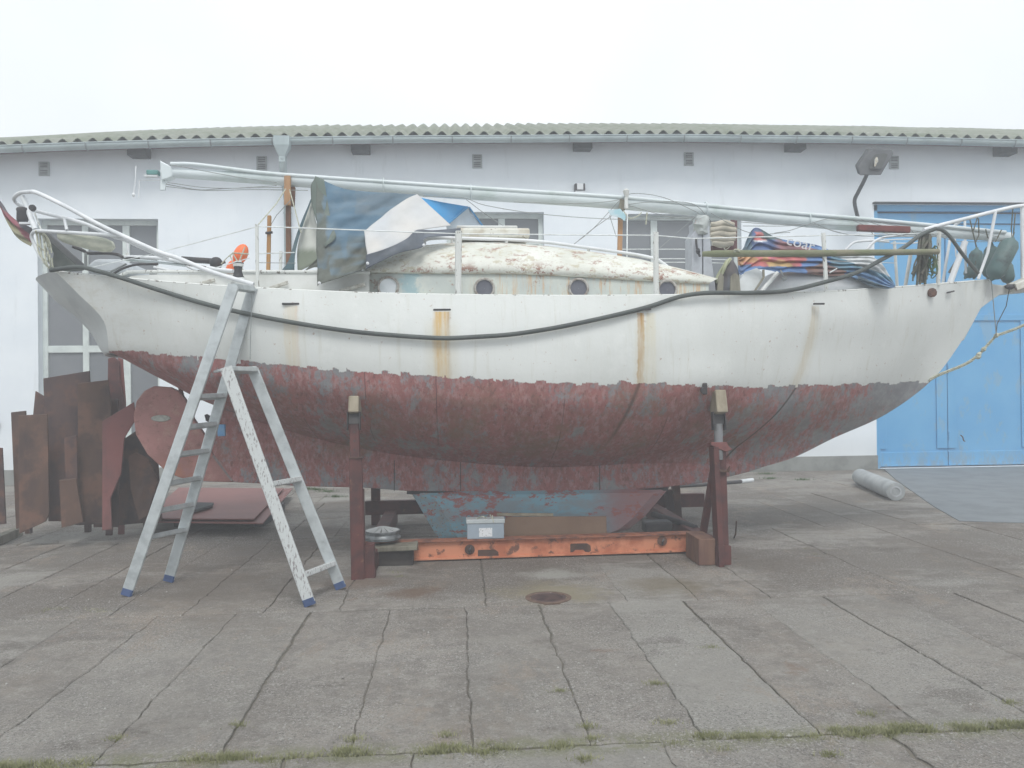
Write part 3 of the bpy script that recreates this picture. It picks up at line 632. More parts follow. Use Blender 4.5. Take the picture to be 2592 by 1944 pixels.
# bow closing strip + rounded transom
tr = MB(); bul = [.50, .52, .46, .26, .18, .12, .06, .03]; rows3 = []
for k in range(NR):
    e = hg[k][0]; hb = YC - e.y; a_ = bul[min(k // KR, 7)] + (bul[min(k // KR + 1, 7)] - bul[min(k // KR, 7)]) * (k % KR) / KR
    rows3.append([Vector((e.x - a_ * (1 - (1 - t) ** 2), e.y + hb * t, e.z - .02 * t)) for t in [i / 12 for i in range(13)]] + [Vector((e.x - a_ * (1 - (1 - t) ** 2), 2 * YC - e.y - hb * t, e.z - .02 * t)) for t in [1 - i / 12 for i in range(1, 13)]])
tr.grid([[p for p in r_] for r_ in rows3])
av = [rows3[k][0].z - hg[3 * KR][0].z for k in range(NR) for _ in range(25)]
tr.build('transom', plain('transom_grey_white', (.50, .53, .53), (.42, .45, .46), 3, .5, spots=(RUST, 6, .69, .72)), boat, smooth=True)
dk = MB(); drow = []
for c in range(0, NC, 3):
    a_, b_ = hg[1][c], hf[1][c]; drow.append([a_.lerp(b_, t / 6) + Vector((0, 0, .0 + .05 * (1 - (t / 3 - 1) ** 2))) for t in range(7)])
dk.grid(drow); dk.build('deck', M['white'], boat, smooth=True)
# keel plate (deadwood) under the shell
kp = [(548, 1012), (534, 1045), (532, 1075), (522, 1104), (540, 1150), (592, 1221), (658, 1224), (757, 1231), (925, 1235), (1030, 1243), (1300, 1246), (1518, 1243), (1680, 1234), (1790, 1221), (1890, 1196), (1930, 1184), (1850, 1160), (1650, 1150), (1350, 1150), (1000, 1120), (757, 1070), (620, 1030)]
k = MB(); k.plate(P(kp, YC - .075), .15, (0, -1, 0)); k.build('keel_plate', mat_bottom('antifouling_keel'), boat, bevel=.012)
for s_ in (1,):
    kk = MB()
    for u in (998, 1166, 1518): a_ = at(u, 1165, YC - .078); b_ = at(u, 1243, YC - .078); kk.bar(a_, b_, .007, .006)
    kk.tube([at(u, v + 4, YC - .07) for u, v in ((1030, 1243), (1300, 1246), (1518, 1243), (1690, 1234))], .018, 6); kk.build('weld_seam', M['dark'], boat)
bl = [(1036, 1245), (1108, 1368), (1130, 1374), (1570, 1352), (1600, 1342), (1640, 1310), (1703, 1236)]
k = MB()
fr_ = P(bl, YC - .15); mid = [p + Vector((0, .3, 0)) for p in fr_]
# fin with rounded flank
outer = [fr_, ]
cen = sum(fr_, Vector()) / len(fr_)
ring0 = P(bl, YC - .03); 
for p, q_ in zip(ring0, fr_): pass
inn = [cen + (p - cen) * .82 for p in fr_]; rg1 = [p + Vector((0, .10, 0)) for p in fr_]; rg2 = [Vector((p.x, 2 * YC - p.y, p.z)) for p in rg1]; rg3 = [Vector((p.x, 2 * YC - p.y, p.z)) for p in inn]
k.grid([inn, rg1, rg2, rg3], 0, True); n_ = len(bl); k.f += [tuple(range(n_)), tuple(reversed(range(3 * n_, 4 * n_)))]; k.m += [0, 0]
k.build('ballast_keel', mat_bottom('antifouling_ballast', 1), boat, bevel=.015)
# rudder and propeller
ru = [(389, 977), (430, 980), (452, 990), (468, 1010), (480, 1035), (490, 1060), (505, 1082), (519, 1104), (538, 1148), (570, 1192), (590, 1221), (522, 1219), (470, 1214), (443, 1205), (414, 1188), (373, 1151), (343, 1100), (337, 1053), (345, 1015), (364, 990)]
rp = [Vector(p) for p in P(ru, YC - .035)]
RBASE = None
t = NT('rudder_paint'); c = t.mix(t.ramp(t.noise(2.2, 8, .7, None, 3), .42, .6), (.38, .19, .175), (.28, .14, .13)); c = t.mix(t.ramp(t.noise(6, 9, .8, None, 6), .52, .6, 0, .6), c, (.42, .27, .22)); c = t.mix(t.ramp(t.noise(13, 8, .8, None, 16), .55, .62, 0, .6), c, (.16, .09, .085)); x_, y_, z_ = t.xyz()
pz = at(450, 1190, YC); d = t.math('ABSOLUTE', t.math('SUBTRACT', x_, pz.x - .02)); c = t.mix(t.math('MULTIPLY', t.ramp(d, .10, .3, .7, 0), t.math('MULTIPLY', t.ramp(z_, 1.1, .8), t.ramp(t.noise(5, 7, .7), .4, .6))), c, (.34, .14, .06)); t.bump(t.noise(18, 6, .7), .3, .006); MR = t.out(c, .8, 0, .3)
k = MB(); k.plate(rp, .07, (0, -1, 0)); ro = k.build('rudder', MR, boat, bevel=.012)
k = MB(); ce = at(406, 1059, YC - .05); k.plate([ce + Vector((.10 * math.cos(a), 0, .035 * math.sin(a))) for a in [math.pi * 2 * i / 14 for i in range(14)]], .03); k.build('anode', plain('zinc', (.42, .44, .40), (.30, .31, .28), 20, .7), ro, bevel=.008)
k = MB(); k.tube([at(448, 950, YC), at(462, 1005, YC), at(480, 1040, YC)], .022, 8); k.build('rudder_stock', M['rustred'], ro)
k = MB(); k.bar(at(542, 1152, YC - .05), at(590, 1215, YC - .05), .035, .04); k.build('hinge_strip', plain('worn_hinge', (.26, .22, .21), (.18, .15, .15), 15, .8), ro)
pr_ = thing('propeller', None, None); pr_.parent = boat; pc = at(541, 1060, YC); pr_.location = pc - wloc(boat)
k = MB(); k.lathe(pc, (-1, 0, -.05), [(-.05, .045), (.03, .04), (.08, .018)], 10); k.build('hub', M['dark'], pr_)
for a0 in (80, 200, 320):
    k = MB(); a_ = R(a0); dv = Vector((0, math.sin(a_ + 1.2), math.cos(a_ + 1.2))); sd_ = Vector((-.5, 0, 0)) + dv.cross(Vector((1, 0, 0))) * .85; sd_.normalize()
    ol = [pc + dv * l + sd_ * w_ for l, w_ in ((.03, -.03), (.10, -.065), (.19, -.06), (.24, 0), (.19, .06), (.10, .065), (.03, .03))]; k.plate(ol, .008, (1, 0, 0)); k.build('blade', plain('bronze', (.09, .09, .10), (.13, .13, .13), 12, .5), pr_)
k = MB(); k.box(at(561, 1089, YC - .30), (.075, .04, .12)); k.build('anode', plain('blue_anode', (.15, .35, .62), (.2, .4, .6), 9, .6), boat, bevel=.008)

# scuppers, chipped plates on topsides
for u, v, hb, wd in ((736, 769, 1.36, 42), (1119, 784, 1.455, 44), (1633, 783, 1.455, 30), (2073, 769, 1.02, 28)):
    p = at(u, v, YC - hb - .008); s_ = wd / FPX * (YC - hb); k = MB(); k.box(p, (s_, .03, .016)); k.build('scupper', M['dark'], boat, bevel=.003)
k = MB(); k.lathe(at(1780, 988, YC - 1.30), (0, -1, -.1), [(0, .03), (.02, .03), (.02, .02)], 12); k.build('skin_fitting', M['dark'], boat)
k = MB(); k.box(at(1768, 976, YC - 1.28) + Vector((.06, 0, -.03)), (.045, .03, .11)); k.build('skin_fitting', M['dark'], boat, bevel=.01)
# toe rail along the sheer
k = MB(); k.tube([Vector((p.x, p.y + .012, p.z - .004)) for p in hg[0]], .013, 6); k.build('toe_rail', M['flaky'], boat, smooth=True)
k = MB(); k.tube([Vector((p.x, p.y - .012, p.z - .004)) for p in hf[0]], .013, 6); k.build('toe_rail', M['flaky'], boat, smooth=True)
# mooring eye and bow fairlead plate
k = MB(); k.lathe(at(2358, 741, YC - .44), (0, -1, 0), [(0, .05), (.02, .05), (.03, .03)], 10); k.build('eye_plate', M['rust2'], boat)
k = MB(); k.bar(at(2398, 741, YC - .36), at(2414, 737, YC - .32), .016, .02); k.build('slot', M['dark'], boat)
# bow platform (clipper knee) and its seam line
kn = [(2503, 707), (2509, 709), (2514, 719), (2541, 722), (2558, 721), (2574, 714), (2600, 701), (2680, 672), (2700, 684), (2640, 722), (2592, 741), (2556, 744), (2530, 747), (2508, 762), (2484, 780), (2440, 862), (2400, 862), (2440, 740)]
k = MB(); k.plate(P(kn, YC - .03), .06); k.build('bow_knee', M['white'], boat, bevel=.01)
k = MB(); a_ = at(2556, 730, YC - .11); b_ = at(2680, 680, YC - .11); k.bar(a_, b_, .085, .22, (0, 1, 0), bev=.01); k.build('bowsprit_platform', plain('rusty_white', (.60, .60, .55), (.48, .46, .40), 8, .6, spots=(RUST, 13, .58, .63)), boat)

# ---- coachroof
MC, MCR = mat_cabin('cabin_side_paint', 0), mat_cabin('cabin_roof_paint', 1)
cab = thing('cabin', None, None); cab.parent = boat; cab.location = at(1350, 745, YC) - wloc(boat)
def cside(u): # half width of the cabin side
    return .80 + .26 * math.sin(math.pi * min(max((u - 880) / 980, 0), 1)) ** .6
TOP = [(925, 690), (1030, 690), (1160, 691), (1300, 692), (1420, 697), (1560, 705), (1680, 712), (1794, 717)]
topn = smooth_pts([at(u, v, YC - cside(u)) for u, v in TOP], 8)
BOT = smooth_pts([at(u, 756, YC - cside(u) - .01) for u, v in TOP], 8)
k = MB(); k.grid([topn, BOT]); fb = [Vector((p.x, 2 * YC - p.y, p.z)) for p in topn]; fbb = [Vector((p.x, 2 * YC - p.y, p.z)) for p in BOT]
k.grid([fbb, fb]); k.add([topn[-1], BOT[-1], fbb[-1], fb[-1]], [(0, 1, 2, 3)]); k.add([topn[0], fb[0], fbb[0], BOT[0]], [(0, 1, 2, 3)])
k.build('cabin_side', MC, cab)
RID = [(915, 676), (1000, 640), (1075, 622), (1160, 615), (1300, 618), (1420, 630), (1560, 650), (1680, 676), (1800, 712)]
rid = resample(smooth_pts([at(u, v, YC - .25) for u, v in RID], 8), len(topn)); rr = []
for i, p in enumerate(topn):
    h_ = rid[i]; hb = YC - p.y; col_ = []
    for j in range(25):
        t_ = j / 24; a_ = math.pi * t_; yy = YC - (hb + .02) * math.cos(a_); zz = p.z + max(h_.z - p.z, .01) * math.sin(a_) ** .9
        xx = p.x * (1 - math.sin(a_)) + h_.x * math.sin(a_); q_ = Vector((xx, yy, zz)); q_.z += .006 * noise.noise(q_ * 6); col_.append(q_)
    rr.append(col_)
k = MB(); k.grid(rr); k.f.append(tuple(range(25))); k.m.append(0); nb = len(rr) * 25; k.f.append(tuple(range(nb - 1, nb - 26, -1))); k.m.append(0); k.build('cabin_roof', MCR, cab, smooth=True, solid=.012)
k = MB(); k.tube([p + Vector((0, -.014, 0)) for p in topn], .012, 6); k.build('edge_moulding', plain('mould', (.45, .47, .41), (.27, .22, .16), 9, .7), cab, smooth=True)
for u, v, r_, dk_ in ((983, 727, 25, 0), (1226, 730, 24, 1), (1464, 730, 24, 1), (1688, 734, 24, 1)):
    yy = YC - cside(u) - .012; c_ = at(u, v, yy); rr_ = r_ / FPX * yy; po = bpy.data.objects.new('porthole', None); COL.objects.link(po); po.parent = cab; po.location = c_ - wloc(cab)
    k = MB(); n_ = 24; prof = [(.88, .0), (.88, -.022), (1.0, -.026), (1.12, -.018), (1.14, .01)]
    k.grid([[c_ + Vector((rr_ * f_ * math.cos(a), d_, rr_ * f_ * math.sin(a))) for a in [2 * math.pi * i / n_ for i in range(n_)]] for f_, d_ in prof], 0, True); k.build('rim', plain('porthole_rim', (.40, .385, .36), (.20, .17, .145), 22, .5), po, smooth=True)
    k = MB(); k.grid([[c_ + Vector((rr_ * f_ * math.cos(a), -.006, rr_ * f_ * math.sin(a))) for a in [2 * math.pi * i / n_ for i in range(n_)]] for f_ in (.9, .02)], 0, True)
    k.build('pane', M['portglass'] if dk_ else M['portwhite'], po) if 'portglass' in M else None
    if 'portglass' not in M:
        M['portglass'] = plain('port_glass', (.10, .105, .13), (.125, .13, .155), 8, .2, bump=0); M['portwhite'] = plain('port_cover', (.66, .70, .73), (.58, .63, .65), 9, .5, bump=0)
        k.build('pane', M['portglass'] if dk_ else M['portwhite'], po)
RAIL = [(1074, 622), (1077, 608), (1100, 603), (1160, 603), (1350, 610), (1487, 627), (1600, 643), (1657, 655), (1680, 668), (1694, 679)]
k = MB(); k.tube(smooth_pts([at(u, v, YC - .62) for u, v in RAIL], 6), .017, 8); k.build('grab_rail', M['white_clean'], cab, smooth=True)
for u, v0, v1 in ((1282, 610, 632), (1489, 628, 650), (1144, 604, 628)):
    k = MB(); k.tube([at(u, v0, YC - .62), at(u + 1, v1, YC - .60)], .014, 8); k.build('rail_post', M['flaky'], cab)
ht = MB(); a_ = at(1150, 588, YC - .1); b_ = at(1336, 612, YC - .1)
ht.box(((a_.x + b_.x) / 2, YC, (a_.z + b_.z) / 2), (b_.x - a_.x, .7, a_.z - b_.z)); ht.build('hatch', plain('hatch_paint', (.66, .66, .60), (.50, .46, .38), 8, .6, spots=(RUST, 9, .62, .66)), cab, bevel=.02)
k = MB(); k.box(((a_.x + b_.x) / 2 - .05, YC, a_.z + .02), (b_.x - a_.x - .15, .6, .03)); k.build('hatch_lid', M['white'], cab, bevel=.01)
k = MB(); k.tube(smooth_pts([at(976, 652, YC - .8), at(979, 662, YC - .84), at(976, 672, YC - .86), at(972, 678, YC - .86)], 4), .007, 6); k.build('vent_hook', M['wire'], cab)
# ---- aft coaming with white tube rail
cm = [(322, 702), (340, 695), (420, 691), (600, 690), (800, 690), (935, 690)]
hw_ = lambda u: .62 + .40 * (u - 322) / 613
tp = smooth_pts([at(u, v + 3, YC - hw_(u)) for u, v in cm], 6); bt_ = smooth_pts([at(u, v, YC - hw_(u) - .03) for u, v in ((322, 712), (340, 714), (420, 722), (600, 742), (800, 752), (935, 758))], 6)
k = MB(); k.grid([tp, bt_]); tf = [Vector((p.x, 2 * YC - p.y, p.z)) for p in tp]; bf = [Vector((p.x, 2 * YC - p.y, p.z)) for p in bt_]; k.grid([bf, tf]); k.grid([[p for p in tp], [p for p in tf]]); k.add([tp[0], bt_[0], bf[0], tf[0]], [(0, 1, 2, 3)])
co = k.build('cockpit_coaming', plain('coaming_paint', (.64, .655, .635), (.54, .55, .52), 3, .5, spots=(RUST, 8, .66, .70)), boat)
k = MB(); k.tube(smooth_pts([at(u, v, YC - hw_(u)) for u, v in ((296, 706), (303, 699), (320, 691), (340, 688), (500, 688), (650, 688), (935, 689))], 6), .018, 8); k.build('coaming_rail', M['flaky'], co, smooth=True)
for a_, b_ in (((513, 717), (543, 709)), ((684, 730), (728, 715)), ((860, 737), (923, 719))):
    p0, p1 = at(*a_, YC - hw_(a_[0]) - .06), at(*b_, YC - hw_(b_[0]) - .06); k = MB(); k.bar(p0, p1, .035, .03, (0, 1, 0), bev=.006); k.tube([p0.lerp(p1, .3) + Vector((0, .02, -.01)), p0.lerp(p1, .35) + Vector((0, .05, -.06))], .012, 6); k.build('cleat', plain('cleat_paint', (.55, .55, .5), (.35, .33, .29), 20, .7), boat)
# winch on its pedestal
c_ = at(604, 700, YC - 1.02); k = MB(); k.lathe(at(603, 702, YC - 1.05), (0, 0, 1), [(0, .055), (.02, .045), (.06, .034), (.11, .04), (.13, .05), (.135, .0505)], 16); wo_ = k.build('winch', M['dark'], boat, smooth=True)
k = MB(); k.lathe(at(603, 671, YC - 1.05), (0, 0, 1), [(-.015, .045), (.01, .048), (.035, .03)], 16); k.build('cap', M['white'], wo_, smooth=True)
k = MB(); c_ = at(607, 713, YC - 1.05); frus(k, c_, .17, .09, .12, .09, c_.z - .07, c_.z + .035); k.build('pedestal', M['white'], wo_)

# ---- stanchions and lifelines
def stanchion(u0, v0, u1, v1, hb, r_=.017, mt='flaky'):
    k = MB(); k.tube([at(u1, v1, YC - hb), at(u0, v0, YC - hb)], r_, 8); return k.build('stanchion', M[mt], boat)
ST = [(650, 568, 652, 728, 1.2, .016), (1161, 585, 1159, 750, 1.36, .030), (1660, 588, 1661, 750, 1.33, .026), (2084, 590, 2092, 738, .88, .022), (711, 636, 710, 690, .6, .016)]
for s_ in ST: stanchion(*s_)
def line(name, pts, r_=.0055, mt='whitewire', par=None, sm=0):
    k = MB(); q_ = [at(*p) for p in pts]; k.tube(smooth_pts(q_, sm) if sm else q_, r_, 5); return k.build(name, M[mt], par or boat)
line('lifeline', [(652, 573, YC - 1.2), (1161, 592, YC - 1.36)]); line('lifeline', [(1161, 592, YC - 1.36), (1660, 596, YC - 1.33)])
line('lifeline', [(1660, 596, YC - 1.33), (1752, 604, YC - 1.2), (2084, 596, YC - .88), (2377, 590, YC - .4)])
for v in (631, 655, 664): line('lifeline', [(1560 if v == 631 else 1668, v, YC + .9), (1760, v, YC + .85), (2084 if v == 631 else 1850, v + 3, YC + .7)])
line('lifeline', [(652, 642, YC - 1.2), (745, 639, YC - .8)]); line('lifeline', [(655, 665, YC - 1.2), (748, 666, YC - .8)], .003, 'wire')
line('lifeline', [(646, 575, YC - 1.2), (400, 640, YC - .9), (234, 676, YC - .7)], .0045); line('lifeline', [(632, 653, YC - 1.15), (545, 678, YC - 1.1)], .0045)
line('lifeline', [(2092, 660, YC - .88), (2270, 666, YC - .55)], .0045); line('lifeline', [(2100, 690, YC - .85), (2118, 680, YC - .8)], .008)
# ---- stern rail tubes
sr = thing('stern_rail', None, None); sr.parent = boat; sr.location = at(200, 640, YC - .5) - wloc(boat)
def tubep(name, pts, r_, par, mt='white_clean', sm=5):
    k = MB(); k.tube(smooth_pts([at(*p) for p in pts], sm), r_, 8); return k.build(name, M[mt], par, smooth=True)
tubep('rail_tube', [(63, 523, 8.75), (45, 516, 8.85), (36, 502, 8.8), (50, 489, 8.6), (72, 486, 8.4), (94, 488, 8.2), (163, 521, 7.95), (244, 565, 7.85), (311, 597, 7.75), (400, 637, 7.65), (452, 654, 7.6), (538, 689, 7.5), (642, 720, 7.42)], .021, sr)
tubep('rail_tube', [(83, 532, 8.6), (127, 543, 8.3), (163, 552, 8.1), (217, 567, 8.0), (271, 592, 7.9), (292, 600, 7.85)], .018, sr)
tubep('rail_tube', [(127, 676, 8.3), (108, 659, 8.35), (88, 620, 8.4), (80, 598, 8.4), (88, 586, 8.35), (112, 585, 8.2), (199, 590, 7.95), (311, 597, 7.78)], .018, sr)
tubep('rail_tube', [(289, 601, 7.85), (316, 608, 7.8), (400, 646, 7.7), (425, 655, 7.68)], .015, sr)
tubep('strut', [(163, 553, 8.05), (169, 582, 8.0)], .015, sr)
tubep('flag_staff', [(58, 498, 8.55), (74, 540, 8.5), (90, 582, 8.4)], .028, sr)
tubep('stern_light_arm', [(88, 540, 8.5), (110, 600, 8.4), (118, 650, 8.3)], .010, sr, 'flaky')
k = MB(); k.lathe(at(82, 526, 8.4), (0, -1, 0), [(-.03, .026), (0, .034), (.02, .028)], 12); k.build('clamp_knob', M['dark'], sr)
k = MB(); k.lathe(at(57, 561, 8.5), (0, 0, 1), [(0, .048), (.02, .055), (.10, .052), (.125, .058), (.14, .05), (.15, .02)], 16); sl_o = k.build('stern_light', M['dark'], sr, smooth=True)
k = MB(); k.box(at(68, 566, 8.48), (.12, .07, .02)); k.build('bracket', M['white_clean'], sl_o)
for pts, r_, mt in (([(184, 624, 8.3), (210, 634, 8.3), (224, 641, 8.3), (271, 641, 8.2), (300, 645, 8.2), (318, 652, 8.1), (400, 653, 8.0), (520, 678, 7.8)], .016, 'dark'),
                    ([(217, 640, 8.3), (217, 676, 8.3)], .016, 'wire'), ([(316, 650, 8.1), (400, 653, 8.0), (450, 661, 7.9), (540, 680, 7.8), (590, 686, 7.7)], .018, 'white_clean'),
                    ([(320, 657, 8.15), (400, 664, 8.05), (470, 672, 7.9)], .014, 'mast'), ([(322, 603 + 10, 8.1), (326, 648, 8.1)], .012, 'white_clean'),
                    ([(285, 694, 8.0), (310, 680, 8.0), (345, 670, 8.0), (400, 668, 8.0)], .012, 'dark'), ([(280, 688, 8.05), (320, 668, 8.05)], .010, 'wire'),
                    ([(460, 656, 8.3), (535, 661, 8.3)], .03, 'dark'), ([(470, 672, 8.0), (500, 688, 7.9)], .012, 'white_clean'), ([(390, 676, 8.0), (450, 688, 7.9)], .012, 'white_clean'), ([(323, 640, 8.1), (324, 654, 8.1)], .02, 'white')):
    tubep('deck_tube', pts, r_, sr, mt)
k = MB(); q = [Vector(at(u, v, 8.6)) for u, v in ((222, 690), (222, 668), (240, 655), (300, 655), (330, 668), (340, 692))]; k.plate(q, .5, (0, -1, 0)); k.build('cockpit_locker', plain('locker_paint', (.46, .50, .53), (.40, .43, .46), 4, .6), boat, bevel=.03)
k = MB(); k.plate([at(107, 590, 8.35), at(125, 590, 8.4), at(208, 672, 8.5), at(210, 684, 8.5), at(160, 688, 8.45), at(128, 686, 8.4), at(135, 640, 8.4)], .03, (0, -1, 0)); k.build('weather_cloth', M['olivecloth'], sr, bevel=.008)
k = MB(); k.bar(at(108, 586, 8.3), at(210, 676, 8.4), .06, .03, bev=.008); k.build('plank', plain('slate', (.13, .135, .14), (.1, .1, .105), 6, .7), sr)
# rope hanks on the stern rail
for i, (u, v, a_, b_) in enumerate(((108, 625, 12, 34), (114, 632, 10, 44), (104, 610, 9, 24), (122, 640, 8, 46))):
    c_ = at(u, v, 8.3 - i * .01); k = MB(); k.tube([c_ + Vector((a_ / 240 * math.cos(t_), .02 * math.sin(3 * t_), b_ / 240 * math.sin(t_))) + Vector((.12 * math.sin(t_) * -.3, 0, 0)) for t_ in [2 * math.pi * j / 22 for j in range(22)]] , .008, 5); k.build('rope_hank', M['rope'], sr)
# ---- bow pulpit
bp = thing('bow_pulpit', None, None); bp.parent = boat; bp.location = at(2450, 650, YC) - wloc(boat)
tubep('rail_tube', [(2338, 582, 8.15), (2380, 570, 8.2), (2427, 558, 8.25), (2509, 537, 8.4), (2564, 524, 8.5), (2592, 520, 8.6), (2640, 512, 8.65)], .021, bp)
tubep('rail_tube', [(2401, 583, 8.9), (2411, 579, 8.9), (2420, 568, 8.85), (2435, 556, 8.8)], .018, bp)
for a_, b_, r_ in (((2377, 578, 8.2), (2375, 722, 8.2), .022), ((2406, 598, 8.9), (2386, 718, 8.9), .016), ((2520, 535, 8.4), (2500, 640, 8.4), .017), ((2500, 640, 8.4), (2476, 706, 8.4), .016), ((2442, 556, 8.8), (2445, 692, 8.85), .014), ((2588, 522, 8.6), (2589, 706, 8.6), .022), ((2443, 612, 8.5), (2405, 716, 8.5), .034), ((2416, 578, 8.9), (2420, 650, 8.9), .008)):
    tubep('leg', [a_, b_], r_, bp, 'flaky' if r_ > .02 and a_[0] < 2400 else 'white_clean', 1)
tubep('strut', [(2437, 636, 8.7), (2404, 690, 8.7)], .02, bp, 'wood', 1)
tubep('stanchion', [(2264, 611, 9.3), (2271, 724, 9.3)], .018, bp, 'white', 1); tubep('stanchion', [(2305, 644, 8.3), (2292, 722, 8.3)], .02, bp, 'white', 1)
tubep('hoop', [(2140, 633, 9.0), (2158, 616, 9.0), (2176, 611, 9.0), (2213, 609, 9.0), (2250, 612, 9.0)], .014, bp); tubep('hoop', [(2194, 633, 8.9), (2213, 612, 8.9), (2240, 600, 8.9), (2270, 597, 8.9), (2330, 597, 8.8)], .016, bp)
tubep('hoop', [(2236, 607, 9.0), (2320, 606, 9.0), (2318, 615, 9.0), (2255, 616, 9.0)], .008, bp)
# ---- mast step tabernacle on the fore deck
k = MB(); ta = thing('mast_step', None, None); ta.parent = boat; ta.location = at(1780, 730, YC) - wloc(boat)
k.plate([at(u, v, YC - .14) for u, v in ((1760, 560), (1762, 578), (1751, 600), (1752, 700), (1754, 742), (1778, 742), (1778, 560))], .26); k.build('cheek', plain('step_paint', (.42, .45, .49), (.35, .37, .41), 8, .5, spots=((.12, .13, .13), 20, .66, .7)), ta, bevel=.008)
k = MB(); k.plate([at(u, v, YC - .16) for u, v in ((1780, 565), (1796, 572), (1800, 640), (1806, 690), (1813, 742), (1782, 742))], .3); k.build('cheek', bpy.data.materials['step_paint'], ta, bevel=.008)
k = MB(); k.lathe(at(1776, 572, YC - .12), (.05, 0, 1), [(-.10, .06), (-.07, .085), (-.03, .075), (.01, .088), (.05, .07), (.09, .075), (.11, .04)], 16)
for i_, q_ in enumerate(k.v): k.v[i_] = q_ + Vector((noise.noise(q_ * 14), noise.noise(q_ * 14 + Vector((5, 0, 0))), noise.noise(q_ * 11 + Vector((0, 5, 0))))) * .03
k.build('cloth_wrap', plain('grey_wrap', (.42, .45, .44), (.30, .33, .33), 9, .85, spots=((.30, .10, .10), 12, .6, .64)), ta, smooth=True)
k = MB(); k.tube(smooth_pts([at(u, v, YC - .19) for u, v in ((1762, 604), (1763, 620), (1766, 635), (1772, 650))], 4), .012, 6); k.lathe(at(1767, 636, YC - .2), (0, 0, 1), [(-.03, .015), (0, .025), (.03, .015)], 8); k.build('shackle', M['dark'], ta)
# ============================================================ THINGS ON DECK
def cloth(name, top, bot, nx, ny, dye, parent, fold=.02, ffreq=9, fdir=(1, .2), seed=0, rough=.8, attr=True, mat=None, solid=.004, sag=0):
    """A hung sheet between two surveyed edges, with folds pushed in and out of its surface."""
    a = resample(smooth_pts([at(*p) for p in top], 6), nx); b = resample(smooth_pts([at(*p) for p in bot], 6), nx)
    rows = []; colr = []
    for j in range(ny):
        t_ = j / (ny - 1); r_ = []
        for i in range(nx):
            p = a[i].lerp(b[i], t_); s_ = i / (nx - 1)
            n1 = math.sin((s_ * fdir[0] + t_ * fdir[1]) * ffreq + 2.5 * noise.noise(p * 1.7 + Vector((seed, 0, 0)))); n2 = noise.noise(p * 7 + Vector((0, seed, 0)))
            env = math.sin(math.pi * min(max(s_, .02), .98)) ** .5 * math.sin(math.pi * min(max(t_, .04), .96)) ** .4
            q = p + Vector((.25 * n2 * fold, (n1 + .6 * n2) * fold * (.35 + env), .3 * n1 * fold * env - sag * math.sin(math.pi * s_) * t_)); r_.append(q)
            if dye:
                u = top[0][0]; 
                uv = project(p); colr.append(dye(*uv))
        rows.append(r_)
    m_ = MB(); m_.grid(rows)
    return m_.build(name, mat, parent, smooth=True, solid=solid, attrs={'dye': ('FLOAT_COLOR', [c + (1,) for c in colr])} if dye else {'z': ('FLOAT', [0] * len(m_.v))})
def project(p):
    d = Vector(p) - Vector((0, 0, CAMH)); z = d.dot(FW); return 1296 + FPX * d.dot(RT) / z, 972 - FPX * d.dot(UP) / z
def lerp3(a, b, t): t = min(max(t, 0), 1); return tuple(x + (y - x) * t for x, y in zip(a, b))

# mast lying fore and aft on its crutches, with the boom tube on top
YM = YC + .05
mast = thing('mast', 'long white unstepped mast lying lengthways above the deck with its wires', 'mast', at(1300, 500, YM))
ML = [(410, 436), (560, 445), (760, 458), (1166, 488), (1500, 509), (1760, 531), (2044, 560), (2300, 581), (2556, 601)]
k = MB(); rmx = lambda u: (.050 + .019 * min(max((u - 400) / 400, 0), 1)) * (1 - .20 * min(max((u - 2100) / 500, 0), 1))
pts = smooth_pts([at(u, v, YM) for u, v in ML], 5); rs = [rmx(project(p)[0]) for p in pts]; k.tube(pts, rs, 20); k.build('mast_tube', M['mast'], mast, smooth=True)
k = MB(); pts = [at(u, v, YM - .06) for u, v in ((432, 415), (500, 417), (660, 437), (800, 448), (1166, 473), (1350, 485), (1578, 500), (1890, 530), (2208, 556), (2545, 588))]
k.tube(smooth_pts(pts, 5), .0215, 10); k.build('luff_spar', M['mast'], mast, smooth=True)
k = MB(); k.plate(P([(404, 405), (410, 409), (424, 416), (436, 424), (436, 446), (424, 452), (408, 456)], YM - .055), .11); k.build('mast_head', M['mast'], mast, bevel=.01)
k = MB(); k.plate(P([(406, 452), (424, 452), (420, 466), (417, 481), (405, 481)], YM - .02), .03); k.build('sheave_box', M['mast'], mast, bevel=.004)
k = MB(); k.box(at(388, 438, YM), (.12, .08, .05)); k.build('antenna_base', plain('teal_plastic', (.12, .28, .27), None, 8, .6), mast, bevel=.01); k = MB(); k.box(at(384, 446, YM), (.14, .06, .02)); k.build('bracket', M['white_clean'], mast)
for pts in ([(344, 420), (343, 455), (338, 490)], [(405, 456), (375, 456), (353, 456), (351, 500)]): line('wind_vane', [(u, v, YM) for u, v in pts], .006, 'white_clean', mast)
k = MB(); k.lathe(at(338, 493, YM), (0, 0, 1), [(-.02, .01), (0, .02), (.02, .01)], 8); k.build('cup', M['white_clean'], mast)
for u in (972, 1192, 1785, 2044):
    k = MB(); c_ = at(u, [v for uu, v in ML if uu <= u][-1] + 6, YM); va = at(u, 0, YM)
    vv = 436 + .0762 * (u - 410); vv = {972: 473, 1192: 490, 1785: 533, 2044: 560}[u]
    cc = at(u, vv - 3, YM - .01); k.tube([cc + Vector((0, .09 * math.cos(a), .078 * math.sin(a))) for a in [2 * math.pi * i / 16 for i in range(17)]], .006, 5); k.build('lashing', M['mast'], mast)
